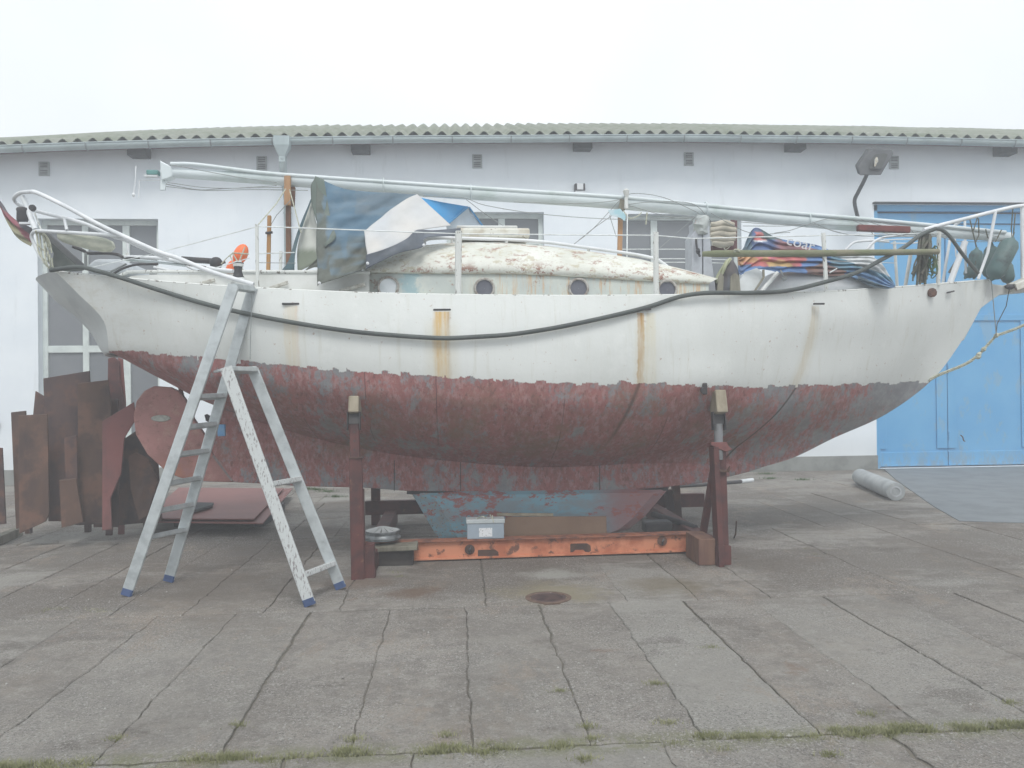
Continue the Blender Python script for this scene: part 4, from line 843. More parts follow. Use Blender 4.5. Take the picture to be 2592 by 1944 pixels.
WR = [[(430, 417), (470, 424), (600, 448), (700, 462)], [(420, 466), (500, 480), (560, 478), (700, 470)], [(420, 472), (520, 482), (640, 480), (780, 482)], [(424, 462), (540, 476), (720, 474)],
      [(1070, 498), (1170, 500), (1230, 520), (1370, 542), (1565, 555), (1760, 550)], [(1300, 511), (1460, 515), (1560, 507), (1600, 490), (1680, 500), (1770, 540)], [(1570, 505), (1500, 580), (1450, 620)], [(1560, 538), (1500, 580), (1445, 625)],
      [(1180, 505), (1240, 550), (1310, 592)], [(1543, 545), (1560, 600)], [(1765, 545), (1670, 628)], [(1590, 520), (1700, 550), (1760, 552)], [(1875, 562), (1960, 568), (2050, 570), (2130, 590)],
      [(1880, 572), (1985, 572), (2050, 568), (2180, 572)], [(1960, 590), (2000, 583), (2060, 563), (2110, 553), (2200, 560)], [(2060, 565), (2120, 588), (2200, 598), (2300, 590)], [(1800, 500 + 40), (1900, 590), (2000, 588)],
      [(2180, 556), (2250, 575), (2350, 590), (2420, 610), (2520, 612)], [(2160, 558), (2240, 590), (2330, 600)], [(2212, 560), (2280, 572), (2400, 575), (2530, 600)], [(2200, 575), (2215, 596), (2260, 600), (2330, 585)], [(2300, 545 + 30), (2330, 600), (2400, 592)],
      [(1573, 520), (1640, 512), (1750, 515), (1800, 560)]]
for i, pts in enumerate(WR): line('shroud', [(u, v, YM - .10 + .02 * math.sin(i)) for u, v in pts], .0038, 'wire', mast, 5)
k = MB(); k.lathe(at(1585, 487, YM - .12), (.1, 0, -1), [(-.04, .012), (-.02, .035), (.02, .03), (.05, .02), (.08, .012)], 10); k.lathe(at(1585, 500, YM - .12), (0, 0, -1), [(0, .02), (.12, .025)], 8); k.build('masthead_fitting', M['white'], mast, smooth=True)
k = MB(); k.bar(at(2060 + 110, 577, YM - .1), at(2302, 582, YM - .1), .07, .06); k.build('timber', plain('red_brown_wood', (.16, .05, .045), (.10, .04, .04), 8, .8), mast, bevel=.01)
# crutches
cr_ = thing('mast_crutch', 'weathered upright timber crutch holding the mast just left of the blue-grey tarp', 'support', at(728, 690, YC))
k = MB(); k.bar(at(728, 446, YM - .10), at(728, 520, YM - .10), .065, .05); k.build('upper_post', M['palewood'], cr_, bevel=.006); k = MB(); k.bar(at(742, 474, YM), at(740, 522, YM), .045, .05); k.build('side_cleat', M['brownwood'], cr_, bevel=.004)
k = MB(); k.bar(at(730, 518, YM - .05), at(731, 700, YM - .05), .050, .05); k.build('lower_post', M['brownwood'], cr_, bevel=.005)
line('stay', [(723, 478, 8.45), (700, 515, 8.3), (651, 572, 7.5)], .006, 'rope', cr_); line('stay', [(733, 480, 8.45), (745, 525, 8.3), (762, 590, 8.2)], .006, 'rope', cr_); line('stay', [(737, 505, 8.45), (700, 545, 8.4), (675, 587, 8.3)], .004, 'wire', cr_)
cr_ = thing('mast_crutch', 'orange-brown timber crutch holding the mast in front of the wide window', 'support', at(1570, 690, YC))
k = MB(); k.bar(at(1571, 520, YM - .02), at(1568, 660, YM - .02), .048, .05); k.build('post', M['palewood'], cr_, bevel=.005); k = MB(); k.bar(at(1578, 506, YM - .10), at(1573, 532, YM - .10), .07, .04); k.build('head_block', M['wood'], cr_, bevel=.006)
k = MB(); k.plate(P([(1540, 532), (1570, 528), (1584, 545), (1582, 560), (1572, 552), (1545, 545)], YM - .12), .006); k.build('rag', plain('blue_white_rag', (.35, .55, .62), (.55, .62, .66), 12, .8), cr_)
line('stay', [(1588, 540, 8.4), (1587, 650, 8.3)], .007, 'whitewire', cr_); line('stay', [(1638, 538, 8.4), (1635, 568, 8.4)], .008, 'rope', cr_); line('stay', [(1578, 533, 8.4), (1592, 552, 8.4), (1612, 548, 8.4), (1624, 538, 8.4)], .006, 'rope', cr_, 4)
st_ = thing('boat_hook', 'slim orange-brown wooden stake standing upright beside the thin stanchion aft', 'stake', at(680, 690, 8.0))
k = MB(); k.bar(at(682, 546, 8.05), at(679, 689, 8.0), .036, .036); k.build('shaft', plain('ochre_wood', (.40, .22, .08), (.28, .15, .06), 9, .7, sz=.2), st_, bevel=.006); k = MB(); k.tube([at(672, 590, 8.0), at(690, 588, 8.0)], .012, 6); k.build('lashing', M['dark'], st_)

# big blue-grey tarpaulin
tp_ = thing('tarpaulin', 'large torn blue and olive tarpaulin with a pale panel hung from the mast', 'tarpaulin', at(900, 690, 8.0))
MT = mat_attr_cloth('tarp_weave')
def dye1(u, v):
    ol, bl, gr = (.085, .10, .085), (.07, .135, .195), (.125, .155, .175)
    n_ = noise.noise(Vector((u * .012, v * .02, 3))) * 18 + noise.noise(Vector((u * .05, v * .05, 5))) * 6
    c = ol
    edge = 812 + (v - 470) * .10 + n_
    if u > edge: c = lerp3(ol, bl, (u - edge) / 12)
    # olive wedge running down to the low corner
    d = (v - 600) - (925 - u) * .35
    if v > 600 + (u - 830) * -.15 + n_: c = lerp3(c, (.09, .10, .085), (v - (605 + (u - 830) * -.25) - n_) / 40)
    q_ = noise.noise(Vector((u * .035, v * .008, 9)))
    if u < 880 and 540 < v < 680: c = lerp3(c, bl, .75 * min(max(q_ * 3, 0), 1))
    if v < 545 and u > 900: c = lerp3(c, gr, .55)
    if u > edge: c = lerp3(c, (.13, .21, .28), .55 * min(max(noise.noise(Vector((u * .012 - v * .02, v * .06 + u * .012, 4))) * 3, 0), 1))
    return c
cloth('blue_panel', [(799, 446, 8.30), (830, 462, 8.28), (880, 480, 8.25), (960, 487, 8.2), (1054, 492, 8.1)], [(803, 724, 7.35), (809, 720, 7.30), (850, 706, 7.32), (900, 690, 7.36), (930, 676, 7.42)], 70, 60, dye1, tp_, .034, 15, (1, .95), 2, mat=MT)
c1 = lambda u, v: lerp3((.10, .125, .11), (.12, .155, .135), noise.noise(Vector((u * .03, v * .03, 1))) + .5)
cloth('front_flap', [(799, 446, 8.28), (794, 456, 8.28), (787, 472, 8.28), (789, 520, 8.2)], [(820, 455, 8.25), (838, 560, 7.9), (850, 600, 7.7), (822, 625, 7.6)], 24, 12, c1, tp_, .01, 6, (1, .5), 5, mat=MT)
c2 = lambda u, v: lerp3((.56, .55, .53), (.48, .50, .52), noise.noise(Vector((u * .02, v * .02, 1))) + .5)
cloth('pale_panel', [(922, 586, 7.62), (950, 562, 7.75), (990, 530, 7.9), (1030, 503, 8.0), (1056, 492, 8.04)], [(930, 652, 7.40), (980, 630, 7.45), (1040, 602, 7.55), (1062, 583, 7.62), (1142, 571, 7.75)], 40, 30, c2, tp_, .014, 10, (.4, 1), 3, mat=MT)
c3 = lambda u, v: lerp3((.125, .145, .175), (.09, .105, .13), noise.noise(Vector((u * .02, v * .04, 1))) + .5)
cloth('hem', [(926, 645, 7.38), (980, 628, 7.42), (1030, 604, 7.5), (1056, 582, 7.55), (1100, 583, 7.7), (1166, 577, 7.8)], [(926, 682, 7.38), (960, 664, 7.42), (1010, 641, 7.46), (1070, 625, 7.5), (1078, 602, 7.58), (1166, 596, 7.8)], 44, 12, c3, tp_, .010, 10, (1, .3), 8, mat=MT)
c4 = lambda u, v: lerp3((.52, .54, .50), (.20, .23, .18), (v - 625 + 14 * noise.noise(Vector((u * .05, 1, 1)))) / 14)
cloth('inner_fold', [(789, 506, 8.35), (800, 560, 8.3), (815, 600, 8.2), (818, 655, 8.1)], [(785, 512, 8.4), (758, 600, 8.35), (752, 640, 8.3), (754, 688, 8.2)], 26, 14, c4, tp_, .012, 8, (1, 1), 9, mat=MT)
c5 = lambda u, v: (.06, .11, .13)
cloth('side_flap', [(791, 500, 8.3), (760, 590, 8.25), (747, 640, 8.2), (745, 684, 8.1)], [(786, 506, 8.32), (752, 590, 8.3), (730, 660, 8.2), (712, 686, 8.1)], 20, 5, c5, tp_, .006, 8, (1, 1), 4, mat=MT)
cloth('torn_corner', [(806, 652, 7.9), (818, 640, 7.9), (830, 640, 7.8)], [(770, 686, 7.95), (800, 676, 7.9), (815, 690, 7.8)], 10, 6, lambda u, v: (.10, .11, .09), tp_, .006, 8, (1, 1), 4, mat=MT)
for u, v, y in ((931, 667, 7.36), (1073, 621, 7.46), (809, 717, 7.27), (817, 690, 7.75)):
    k = MB(); k.lathe(at(u, v, y), (0, -1, 0), [(0, .014), (.02, .014), (.025, .006)], 8); k.build('eyelet', M['white_clean'], tp_)
tb = thing('tarpaulin', 'small bright blue tarp piece with a whitish side behind the cabin roof', 'tarpaulin', at(1150, 600, 8.8))
cloth('blue_face', [(1064, 500, 8.6), (1120, 512, 8.7), (1186, 523, 8.8)], [(1078, 520, 8.6), (1105, 552, 8.65), (1134, 568, 8.7)], 22, 12, lambda u, v: (.07, .34, .68), tb, .006, 6, (1, .3), 6, mat=MT)
cloth('white_side', [(1186, 523, 8.8), (1200, 545, 8.85), (1230, 584, 8.9)], [(1132, 566, 8.7), (1130, 575, 8.72), (1136, 590, 8.75)], 16, 12, lambda u, v: (.50, .56, .62), tb, .006, 6, (1, .3), 6, mat=MT)
k = MB(); k.tube([at(1134, 566, 8.68), at(1184, 524, 8.78)], .012, 6); k.tube([at(1187, 524, 8.8), at(1230, 583, 8.9)], .010, 6); k.build('seam_tape', plain('blue_tape', (.09, .30, .56), None, 8, .6), tb)

# rolled cream sail hanging in front of the wide window
rs_ = thing('sail_bundle', 'cream folded cloth bundle in horizontal rolls hanging under the mast', 'sail', at(1830, 630, 8.9))
for i, (v0, v1, a_, b_) in enumerate(((560, 574, 1799, 1858), (573, 587, 1797, 1863), (586, 600, 1798, 1862), (599, 612, 1800, 1861), (611, 624, 1803, 1856))):
    k = MB(); yv = 8.95; n_ = 9; pts = [at(a_ + (b_ - a_) * j / n_, (v0 + v1) / 2 + 2.0 * math.sin(j * .9 + i), yv) for j in range(n_ + 1)]
    k.tube(pts, [.034 * (.45 + .75 * math.sin(math.pi * (j + .6) / (n_ + 1.2)) ** .5) for j in range(n_ + 1)], 10); k.build('roll', M['cream'], rs_, smooth=True)
k = MB(); k.plate(P([(1850, 551), (1866, 553), (1866, 632), (1800, 634), (1800, 622), (1856, 618)], 9.05), .02); k.build('backing', plain('maroon_cloth', (.15, .075, .08), None, 8, .9), rs_)
line('tie', [(1831, 624, 8.95), (1838, 636, 8.9)], .006, 'rope', rs_); line('tie', [(1848, 624, 8.95), (1838, 632, 8.9)], .006, 'rope', rs_)

# dinghy upside down on the foredeck
dg = thing('dinghy', 'white upturned dinghy lying on the foredeck under the coloured cover', 'dinghy', at(2080, 740, 8.3))
top_ = smooth_pts([at(u, v, 8.35) for u, v in ((1915, 738), (1935, 712), (1962, 690), (2000, 687), (2080, 690), (2150, 694), (2200, 706), (2240, 722), (2262, 738))], 5); rr = []
zb = at(2080, 748, 7.95).z
for p in top_:
    half = .10 + .45 * math.sin(math.pi * min(max((project(p)[0] - 1905) / 370, .05), 1)) ** .5; rr.append([Vector((p.x, 8.45 - half * math.cos(a), zb + max(p.z - zb, .01) * math.sin(a) ** .45)) for a in [math.pi * j / 16 for j in range(17)]])
k = MB(); k.grid(rr); k.build('shell', M['white_clean'], dg, smooth=True, solid=.012)
k = MB(); k.lathe(at(1984, 706, 7.95), (0, -1, 0), [(0, .022), (.03, .022), (.03, .01)], 10); k.tube([at(1975, 684, 8.0), at(1980, 692, 7.93), at(1982, 700, 7.92)], .009, 6); k.build('ring_fitting', M['wire'], dg)
k = MB(); k.tube([at(1968, 690, 7.98), at(1925, 739, 7.9)], .022, 6); k.build('bow_strip', M['white'], dg)
bd = thing('board', 'pale flat board leaning against the upturned dinghy at its left end', 'board', at(1900, 740, 7.9))
k = MB(); k.plate([at(u, v, 7.85 + (740 - v) * .002) for u, v in ((1872, 741), (1871, 710), (1886, 688), (1916, 678), (1932, 690), (1932, 700), (1908, 741))], .02); k.build('panel', plain('dull_white', (.50, .53, .54), (.42, .44, .44), 4, .6), bd, bevel=.006)
k = MB(); k.bar(at(1932, 683, 7.86), at(1933, 700, 7.86), .018, .02); k.bar(at(1934, 700, 7.85), at(1908, 741, 7.83), .018, .018); k.build('edge_strip', M['wood'], bd)
# bright cover draped across it
def dye2(u, v):
    w_ = 6 * noise.noise(Vector((u * .02, v * .03, 1))); b1, b2, rd, orr, gn, wt = (.045, .12, .34), (.05, .20, .52), (.62, .10, .10), (.62, .27, .06), (.025, .09, .10), (.66, .70, .72)
    if u < 1972:
        c = b1
        if u < 1903 + w_: c = (.05, .13, .20)
        if 1910 < u < 1945 and 587 < v < 609: c = rd
        if abs(v - 610) < 1.8 and 1908 < u < 1944: c = wt
    else: c = b1
    sl_ = 590 + (u - 1914) * .235
    if u > 1930 and v < sl_ + 8 + w_: c = gn
    if u > 1958 and sl_ + 6 + w_ < v < 640: c = lerp3(c, (.32, .10, .12), (u - 1955) / 20)
    if u > 1980 and v < sl_ + 6: c = b2
    if v >= 636:
        c = rd
        n_ = noise.noise(Vector((u * .014, v * .05, 6))) + .7 * noise.noise(Vector((u * .05, v * .03, 2)))
        if n_ > .12: c = orr
        if n_ < -.38: c = (.55, .06, .13)
        if abs(u - 1972) < 30 and v > 664: c = (.60, .36, .06)
        if v > 676 + w_ - (8 if u < 1900 else 0): c = b2
        if u > 2012 + w_ + (690 - v) * .9: c = b2
        if 2040 < u < 2140 and v > 664 + abs(u - 2090) * .25 + w_: c = lerp3((.16, .07, .08), (.30, .13, .08), noise.noise(Vector((u * .04, v * .06, 2))) + .5)
        if 2100 < u and v < 672 + (u - 2100) * .34 + w_ and v > 640 + (u - 2100) * .05: c = (.05, .22, .34) if v > 655 + (u - 2130) * .38 + w_ else wt
        if u > 2150 and v > 674 + (u - 2150) * .38 + w_: c = (.07, .24, .50)
        if u > 2170 and v > 694 + (u - 2160) * .38 + w_: c = (.035, .10, .15)
    g_ = .30 * c[0] + .59 * c[1] + .11 * c[2]; n_ = .85 + .5 * noise.noise(Vector((u * .06, v * .09, 4)))
    return tuple(min((x * .66 + (g_ * .6 + .10) * .34) * n_, 1) for x in c)
cv = thing('boat_cover', 'crumpled blue, red, orange and white printed cover over the foredeck dinghy', 'tarpaulin', at(2050, 690, 8.2))
cloth('sheet', [(1868, 650, 8.2), (1885, 622, 8.3), (1890, 603, 8.4), (1914, 576, 8.45), (1968, 602, 8.4), (2025, 613, 8.35), (2082, 624, 8.3), (2130, 646, 8.2), (2200, 650, 8.1), (2232, 664, 8.05), (2248, 694, 7.95), (2264, 722, 7.85)],
      [(1868, 664, 8.1), (1873, 694, 8.0), (1888, 690, 8.0), (1920, 682, 8.0), (1950, 684, 7.98), (1975, 690, 7.95), (2000, 688, 7.95), (2050, 694, 7.9), (2100, 698, 7.9), (2150, 700, 7.86), (2200, 722, 7.8), (2240, 731, 7.75), (2262, 728, 7.75)], 150, 60, dye2, cv, .030, 23, (1, 1.4), 11, mat=mat_attr_cloth('cover_print', .45, .5))
def text(body, name, loc, xdir, updir, size, mat, parent, ext=.002, sx=1.0):
    cu = bpy.data.curves.new(name, 'FONT'); cu.body = body; cu.size = size; cu.extrude = ext; cu.resolution_u = 4; to = bpy.data.objects.new('tmp', cu); COL.objects.link(to)
    dg_ = bpy.context.evaluated_depsgraph_get(); me = bpy.data.meshes.new_from_object(to.evaluated_get(dg_)); bpy.data.objects.remove(to); me.name = name
    x = Vector(xdir).normalized(); z = x.cross(Vector(updir)).normalized(); y = z.cross(x); off = wloc(parent)
    for v_ in me.vertices: c = v_.co.copy(); v_.co = Vector(loc) - off + x * c.x * sx + y * c.y + z * c.z
    me.materials.append(mat); o = bpy.data.objects.new(name, me); COL.objects.link(o); o.parent = parent; return o
xd = at(2078, 634, 8.2) - at(1990, 612, 8.24)
text('coar', 'lettering', at(1988, 618, 8.20), xd, (0, -.15, 1), .145, M['white_clean'], cv, .003, 1.15)
# covered outboard bracket / hump and paddles beside it
hp_ = thing('covered_gear', 'dark hunched canvas-covered gear between two upright grey paddles on the foredeck', 'cover', at(1845, 741, 8.0))
cloth('canvas', [(1812, 742, 8.0), (1812, 704, 8.05), (1825, 682, 8.1), (1847, 655, 8.15), (1862, 668, 8.1), (1871, 691, 8.05), (1874, 742, 8.0)], [(1818, 742, 7.85), (1822, 742, 7.85), (1830, 742, 7.85), (1843, 742, 7.85), (1856, 742, 7.85), (1864, 742, 7.85), (1872, 742, 7.9)], 36, 22, lambda u, v: lerp3((.075, .08, .095), (.11, .095, .09), noise.noise(Vector((u * .05, v * .02, 1))) + .5), hp_, .02, 12, (1, 0), 2, mat=MT)
cloth('torn_lining', [(1808, 712, 8.02), (1818, 690, 8.02), (1835, 662, 8.05), (1848, 652, 8.1)], [(1814, 718, 7.98), (1824, 705, 7.98), (1838, 680, 8.0), (1852, 655, 8.08)], 16, 8, lambda u, v: (.38, .40, .27), hp_, .012, 9, (1, 1), 7, mat=MT)
for u, u2, w_ in ((1826, 1822, .045), (1861, 1862, .075)):
    pd = thing('paddle', ('narrow' if u < 1850 else 'broad') + ' grey wooden paddle blade standing ' + ('left' if u < 1850 else 'right') + ' of the dark canvas hump', 'paddle', at(u2, 741, 7.8)); k = MB()
    k.plate([at(u2, 742, 7.78) + Vector((-w_ * .75, 0, 0)), at(u, 700, 7.80) + Vector((-w_ * .6, 0, 0)), at(u, 693, 7.80) + Vector((-w_ * .25, 0, 0)), at(u, 691, 7.8), at(u, 693, 7.80) + Vector((w_ * .25, 0, 0)), at(u, 700, 7.80) + Vector((w_ * .6, 0, 0)), at(u2, 742, 7.78) + Vector((w_ * .75, 0, 0))], .02)
    k.build('blade', M['wood'], pd, bevel=.005)
# mossy pole lashed along the foredeck
ple = thing('pole', 'long mossy grey-green wooden pole lashed level along the foredeck rail', 'pole', at(2090, 640, 7.75)); k = MB()
k.tube([at(1778, 643, 7.95), at(1810, 642, 7.9), at(2090, 641, 7.7), at(2374, 637, 8.0)], [.026, .035, .034, .030], 12); k.build('shaft', M['mosswood'], ple, smooth=True)
k = MB(); pts = [at(1865 + 6 * math.sin(i), 634 + 3 * math.cos(i * 1.7), 7.83 + .02 * math.sin(i * 2.1)) for i in range(12)]; k.tube(smooth_pts(pts, 3), .008, 5); k.build('lashing', M['rope'], ple)
# rope bundle at the bow
rbn = thing('rope_bundle', 'thick dark green weathered rope bundle hanging at the bow beside the pole end', 'rope', at(2335, 725, 8.1))
for i in range(30):
    x0_, x1_ = random.uniform(2326, 2356), random.uniform(2308, 2348); yb = 8.12 + random.uniform(-.05, .05); v1 = random.uniform(690, 724)
    k = MB() if i == 0 else k
    k.tube(smooth_pts([at(x0_ + random.uniform(-3, 3), random.uniform(592, 602), yb), at((x0_ * 2 + x1_) / 3 + random.uniform(-6, 6), 630, yb - .03), at((x0_ + x1_ * 2) / 3 + random.uniform(-5, 5), 670, yb + .02), at(x1_, v1, yb)], 4), random.uniform(.009, .016), 5)
k.build('strands', M['ropegreen'], rbn)
k = MB()
for i in range(9):
    c_ = at(2352 + random.uniform(-4, 14), random.uniform(640, 690), 8.1); a_, b_ = random.uniform(.02, .05), random.uniform(.04, .16)
    k.tube([c_ + Vector((a_ * math.cos(t_), .03 * math.sin(2 * t_ + i), b_ * math.sin(t_))) for t_ in [2 * math.pi * j / 14 for j in range(15)]], .006, 5)
k.build('loose_loops', plain('green_cord', (.06, .13, .06), (.11, .13, .08), 20, .8), rbn)
# fenders
fdata = [((2467, 606), (2472, 632), (2466, 700), 17, 9.0, 'pale green-grey fender with rounded top hanging leftmost in the pulpit'), ((2568, 588), (2562, 606), (2512, 704), 24, 8.45, 'largest dark green fender slung at a slant in the pulpit'),
         ((2512, 596), (2510, 622), (2502, 702), 17, 8.7, 'short dark brownish fender wedged between the bigger fenders'), ((2546, 640), (2544, 662), (2553, 716), 17, 8.75, 'rounded mossy fender hanging low beneath the slanted fender'), ((2470, 660), (2468, 676), (2446, 700), 15, 8.9, 'small grey-green fender lying on the deck edge under the fenders')]
for (a_, b_, c_, r_, yy, lb) in fdata:
    fo = thing('fender', lb, 'fender', at(c_[0], c_[1], yy), 'fenders in the bow pulpit'); p0, p1 = at(*b_, yy), at(*c_, yy); ln = (p1 - p0).length; rr_ = r_ / FPX * yy
    k = MB(); k.lathe(p0, p1 - p0, [(-.03, .012), (0, rr_ * .35), (rr_ * .25, rr_ * .75), (rr_ * .8, rr_), (ln - rr_ * .8, rr_), (ln - rr_ * .25, rr_ * .75), (ln, rr_ * .35), (ln + .03, .012)], 18); k.build('body', M['fender'], fo, smooth=True)
    k = MB(); k.tube([at(*a_, yy), p0], .006, 5); k.build('lanyard', M['ropegreen'], fo)
for i, pts in enumerate(([(2455, 556), (2468, 610), (2472, 625)], [(2477, 553), (2478, 595), (2470, 612)], [(2495, 580), (2500, 600), (2512, 615)], [(2535, 582), (2520, 612), (2540, 608)], [(2564, 525), (2560, 580), (2563, 622), (2570, 540)], [(2475, 548), (2462, 590)])):
    line('lanyard', [(u, v, 8.5) for u, v in pts], .007, 'ropegreen', fo if i > 3 else fo)
# cream fender and flag, light buoy at the stern
cf = thing('fender', 'long cream weathered fender lying along the stern rail', 'fender', at(230, 630, 8.0)); p0, p1 = at(150, 596, 8.15), at(288, 626, 7.95)
k = MB(); ln = (p1 - p0).length; k.lathe(p0, p1 - p0, [(-.01, .02), (.02, .045), (.08, .062), (ln * .5, .072), (ln - .12, .070), (ln - .04, .055), (ln, .02)], 16); k.build('body', plain('cream_fender', (.50, .51, .42), (.38, .40, .33), 7, .7, sz=3), cf, smooth=True)
fl = thing('flag', 'faded black, red and gold flag drooping from the stern at the left edge', 'flag', at(70, 600, 8.6))
def dye3(u, v):
    t_ = 0
    d = ((u - 0) * (-.83) + (v - 512) * .55); s_ = v - (512 + (u) * 1.0)
    if s_ < 8: return (.10, .095, .11)
    if s_ < 24: return (.25, .09, .11)
    return (.27, .26, .17) if s_ < 50 else (.17, .16, .20)
cloth('cloth', [(-30, 470, 8.7), (0, 510, 8.7), (28, 549, 8.65), (55, 565, 8.6), (82, 578, 8.55)], [(-28, 500, 8.7), (4, 530, 8.7), (26, 578, 8.65), (46, 604, 8.6), (80, 624, 8.55)], 40, 20, dye3, fl, .018, 11, (.3, 1.2), 4, mat=mat_attr_cloth('flag_cloth'))
bu = thing('buoy', 'orange two-lobed rescue float with white cords standing on the aft deck', 'buoy', at(594, 686, 7.9))
for (u, v, r_, s_) in ((588, 678, 14, 1.5), (609, 644, 17, 1.6)):
    k = MB(); c_ = at(u, v, 7.95); rr_ = r_ / FPX * 7.95; ax = Vector((.42, 0, .9)).normalized(); k.lathe(c_, ax, [(rr_ * s_ * math.sin(a), rr_ * math.cos(a)) for a in [math.pi * (j / 10 - .5) * .98 for j in range(11)]], 16); k.build('float', M['orangebuoy'], bu, smooth=True)
for pts in ([(560, 668), (582, 645), (600, 690)], [(590, 643), (600, 660), (625, 700)], [(578, 650), (590, 640), (630, 643)], [(620, 625), (606, 660)]): line('cord', [(u, v, 7.85) for u, v in pts], .007, 'rope', bu)
bl_ = thing('ball_fender', 'round black rubber ball beside the orange float on the aft deck', 'fender', at(547, 680, 8.1))
k = MB(); c_ = at(547, 666, 8.1); k.lathe(c_, (1, 0, .1), [(.062 * math.sin(a), .062 * math.cos(a)) for a in [math.pi * (j / 10 - .5) * .98 for j in range(11)]], 16); k.build('body', M['dark'], bl_, smooth=True); k = MB(); k.tube([c_ + Vector((.06, 0, 0)), c_ + Vector((.09, 0, .01))], .012, 6); k.build('eye', M['dark'], bl_)

# rubber hose slung along the topside
hose = [(128, 684), (196, 676), (240, 684), (310, 704), (380, 727), (470, 755), (557, 779), (640, 797), (700, 809), (800, 826), (900, 840), (1000, 849), (1090, 855), (1140, 856), (1200, 853), (1289, 847), (1380, 834), (1465, 818), (1560, 797), (1640, 777), (1700, 757), (1734, 748), (1780, 742), (1828, 741), (1900, 741), (1992, 736), (2080, 716), (2168, 690), (2230, 658), (2285, 628), (2330, 595), (2368, 579)]
def hullY(u, v):     # outer skin distance along a sight line
    best = None
    for kk in range(0, NR, 2):
        for c in range(0, NC, 3):
            p = hg[kk][c]; pu, pv = HP[kk][c]
            d = (pu - u) ** 2 + (pv - v) ** 2
            if best is None or d < best[0]: best = (d, p.y)
    return best[1]
HP = [[project(p) for p in r_] for r_ in hg]
k = MB(); hp3 = []
for u, v in hose:
    y = hullY(u, v) - .045
    if u > 1900: y = min(y, 7.4 + (u - 1900) * .0017) if u < 2250 else 7.95 + (u - 2250) * .0012
    hp3.append(at(u, v, y))
hs_ = thing('hose', 'long dark grey-green rubber hose slung in a sagging curve along the white topside', 'hose', hp3[12])
k.tube(smooth_pts(hp3, 6), .021, 12); k.build('tube', M['rubber'], hs_, smooth=True)
k = MB(); k.tube(smooth_pts([at(u, v, y) for u, v, y in ((2368, 579, 8.09), (2385, 583, 8.1), (2405, 600, 8.1), (2440, 648, 8.15), (2476, 692, 8.2))], 5), .019, 10); k.build('tube_end', M['rubber'], hs_, smooth=True)
line('drop_line', [(637, 745, 7.25), (633, 909, 7.12)], .004, 'wire', hs_)
# rope / chain at the bow
rc = thing('rope', 'pale braided rope with knots running from the stem to the right edge', 'rope', at(2480, 890, 8.6)); k = MB()
def braid(mb, pts, r_, n):
    q = resample(smooth_pts(pts, 5), n)
    for s_ in (0, 2.1, 4.2): mb.tube([p + Vector((0, .6 * r_ * math.cos(i * 1.15 + s_), r_ * math.sin(i * 1.15 + s_))) for i, p in enumerate(q)], r_ * .62, 5)
braid(k, [at(2352, 962, 8.55), at(2379, 948, 8.55), at(2443, 922, 8.55), at(2477, 898, 8.55), at(2500, 873, 8.55), at(2522, 849, 8.55)], .013, 70); k.build('lower_run', M['rope'], rc)
k = MB(); braid(k, [at(2522, 849, 8.55), at(2550, 840, 8.55), at(2592, 823, 8.55), at(2680, 780, 8.6)], .012, 50); k.build('upper_run', M['rope'], rc)
for u, v in ((2478, 897), (2490, 884), (2522, 849), (2477, 903)): k = MB(); k.lathe(at(u, v, 8.53), (.5, 0, .5), [(-.03, .01), (-.01, .026), (.015, .024), (.03, .01)], 7); k.build('knot', M['rope'], rc)
line('hanging_cord', [(2509, 709, 8.5), (2514, 760, 8.5), (2519, 815, 8.5), (2522, 849, 8.5)], .005, 'wire', rc); line('hanging_cord', [(2555, 730, 8.5), (2547, 775, 8.5), (2524, 820, 8.5), (2521, 849, 8.5)], .005, 'dark', rc)
k = MB(); k.lathe(at(2556, 726, 8.42), (1, 0, 0), [(-.05, .015), (-.02, .03), (.02, .03), (.05, .015)], 8); k.build('roller', M['dark'], rc)
# ============================================================ CRADLE
cra = thing('boat_cradle', 'rusty red steel cradle with an orange-painted beam carrying the yacht', 'cradle', (.8, 8.2, 0))
def beam(name, a, b, w, d, mat, par=None, side=(0, 1, 0), bev=.006, t=.012):
    """rolled channel: web with two flanges, open side facing the viewer"""
    k = MB(); k.bar(a, b, w, d, side, bev=bev); return k.build(name, mat, par or cra)
# near longitudinal channel (orange)
A0, A1 = at(925, 1392, 7.84), at(1752, 1368, 7.93); zt_ = .205
x0_, x1_ = A0.x, A1.x; y0_, y1_ = 7.84, 7.95
k = MB()
def seg(ya, yb, za, zb): 
    v_ = [(x0_, y0_ + ya, za), (x1_, y1_ + ya, za), (x1_, y1_ + yb, za), (x0_, y0_ + yb, za), (x0_, y0_ + ya, zb), (x1_, y1_ + ya, zb), (x1_, y1_ + yb, zb), (x0_, y0_ + yb, zb)]
    k.add(v_, [(3, 2, 1, 0), (4, 5, 6, 7), (0, 1, 5, 4), (1, 2, 6, 5), (2, 3, 7, 6), (3, 0, 4, 7)])
seg(.0, .012, .034, zt_ - .016); lb_ = k.build('beam_web', M['orange'], cra)
k = MB(); seg(-.035, .10, zt_ - .016, zt_); k.build('top_flange', plain('flange_rusty', (.30, .12, .07), (.13, .06, .045), 9, .75), cra, bevel=.003)
k = MB(); seg(-.035, .10, .016, .034); k.build('bottom_flange', M['orange'], cra, bevel=.003)
for u, v in ((1188, 1392), (1911, 1000)):
    pass
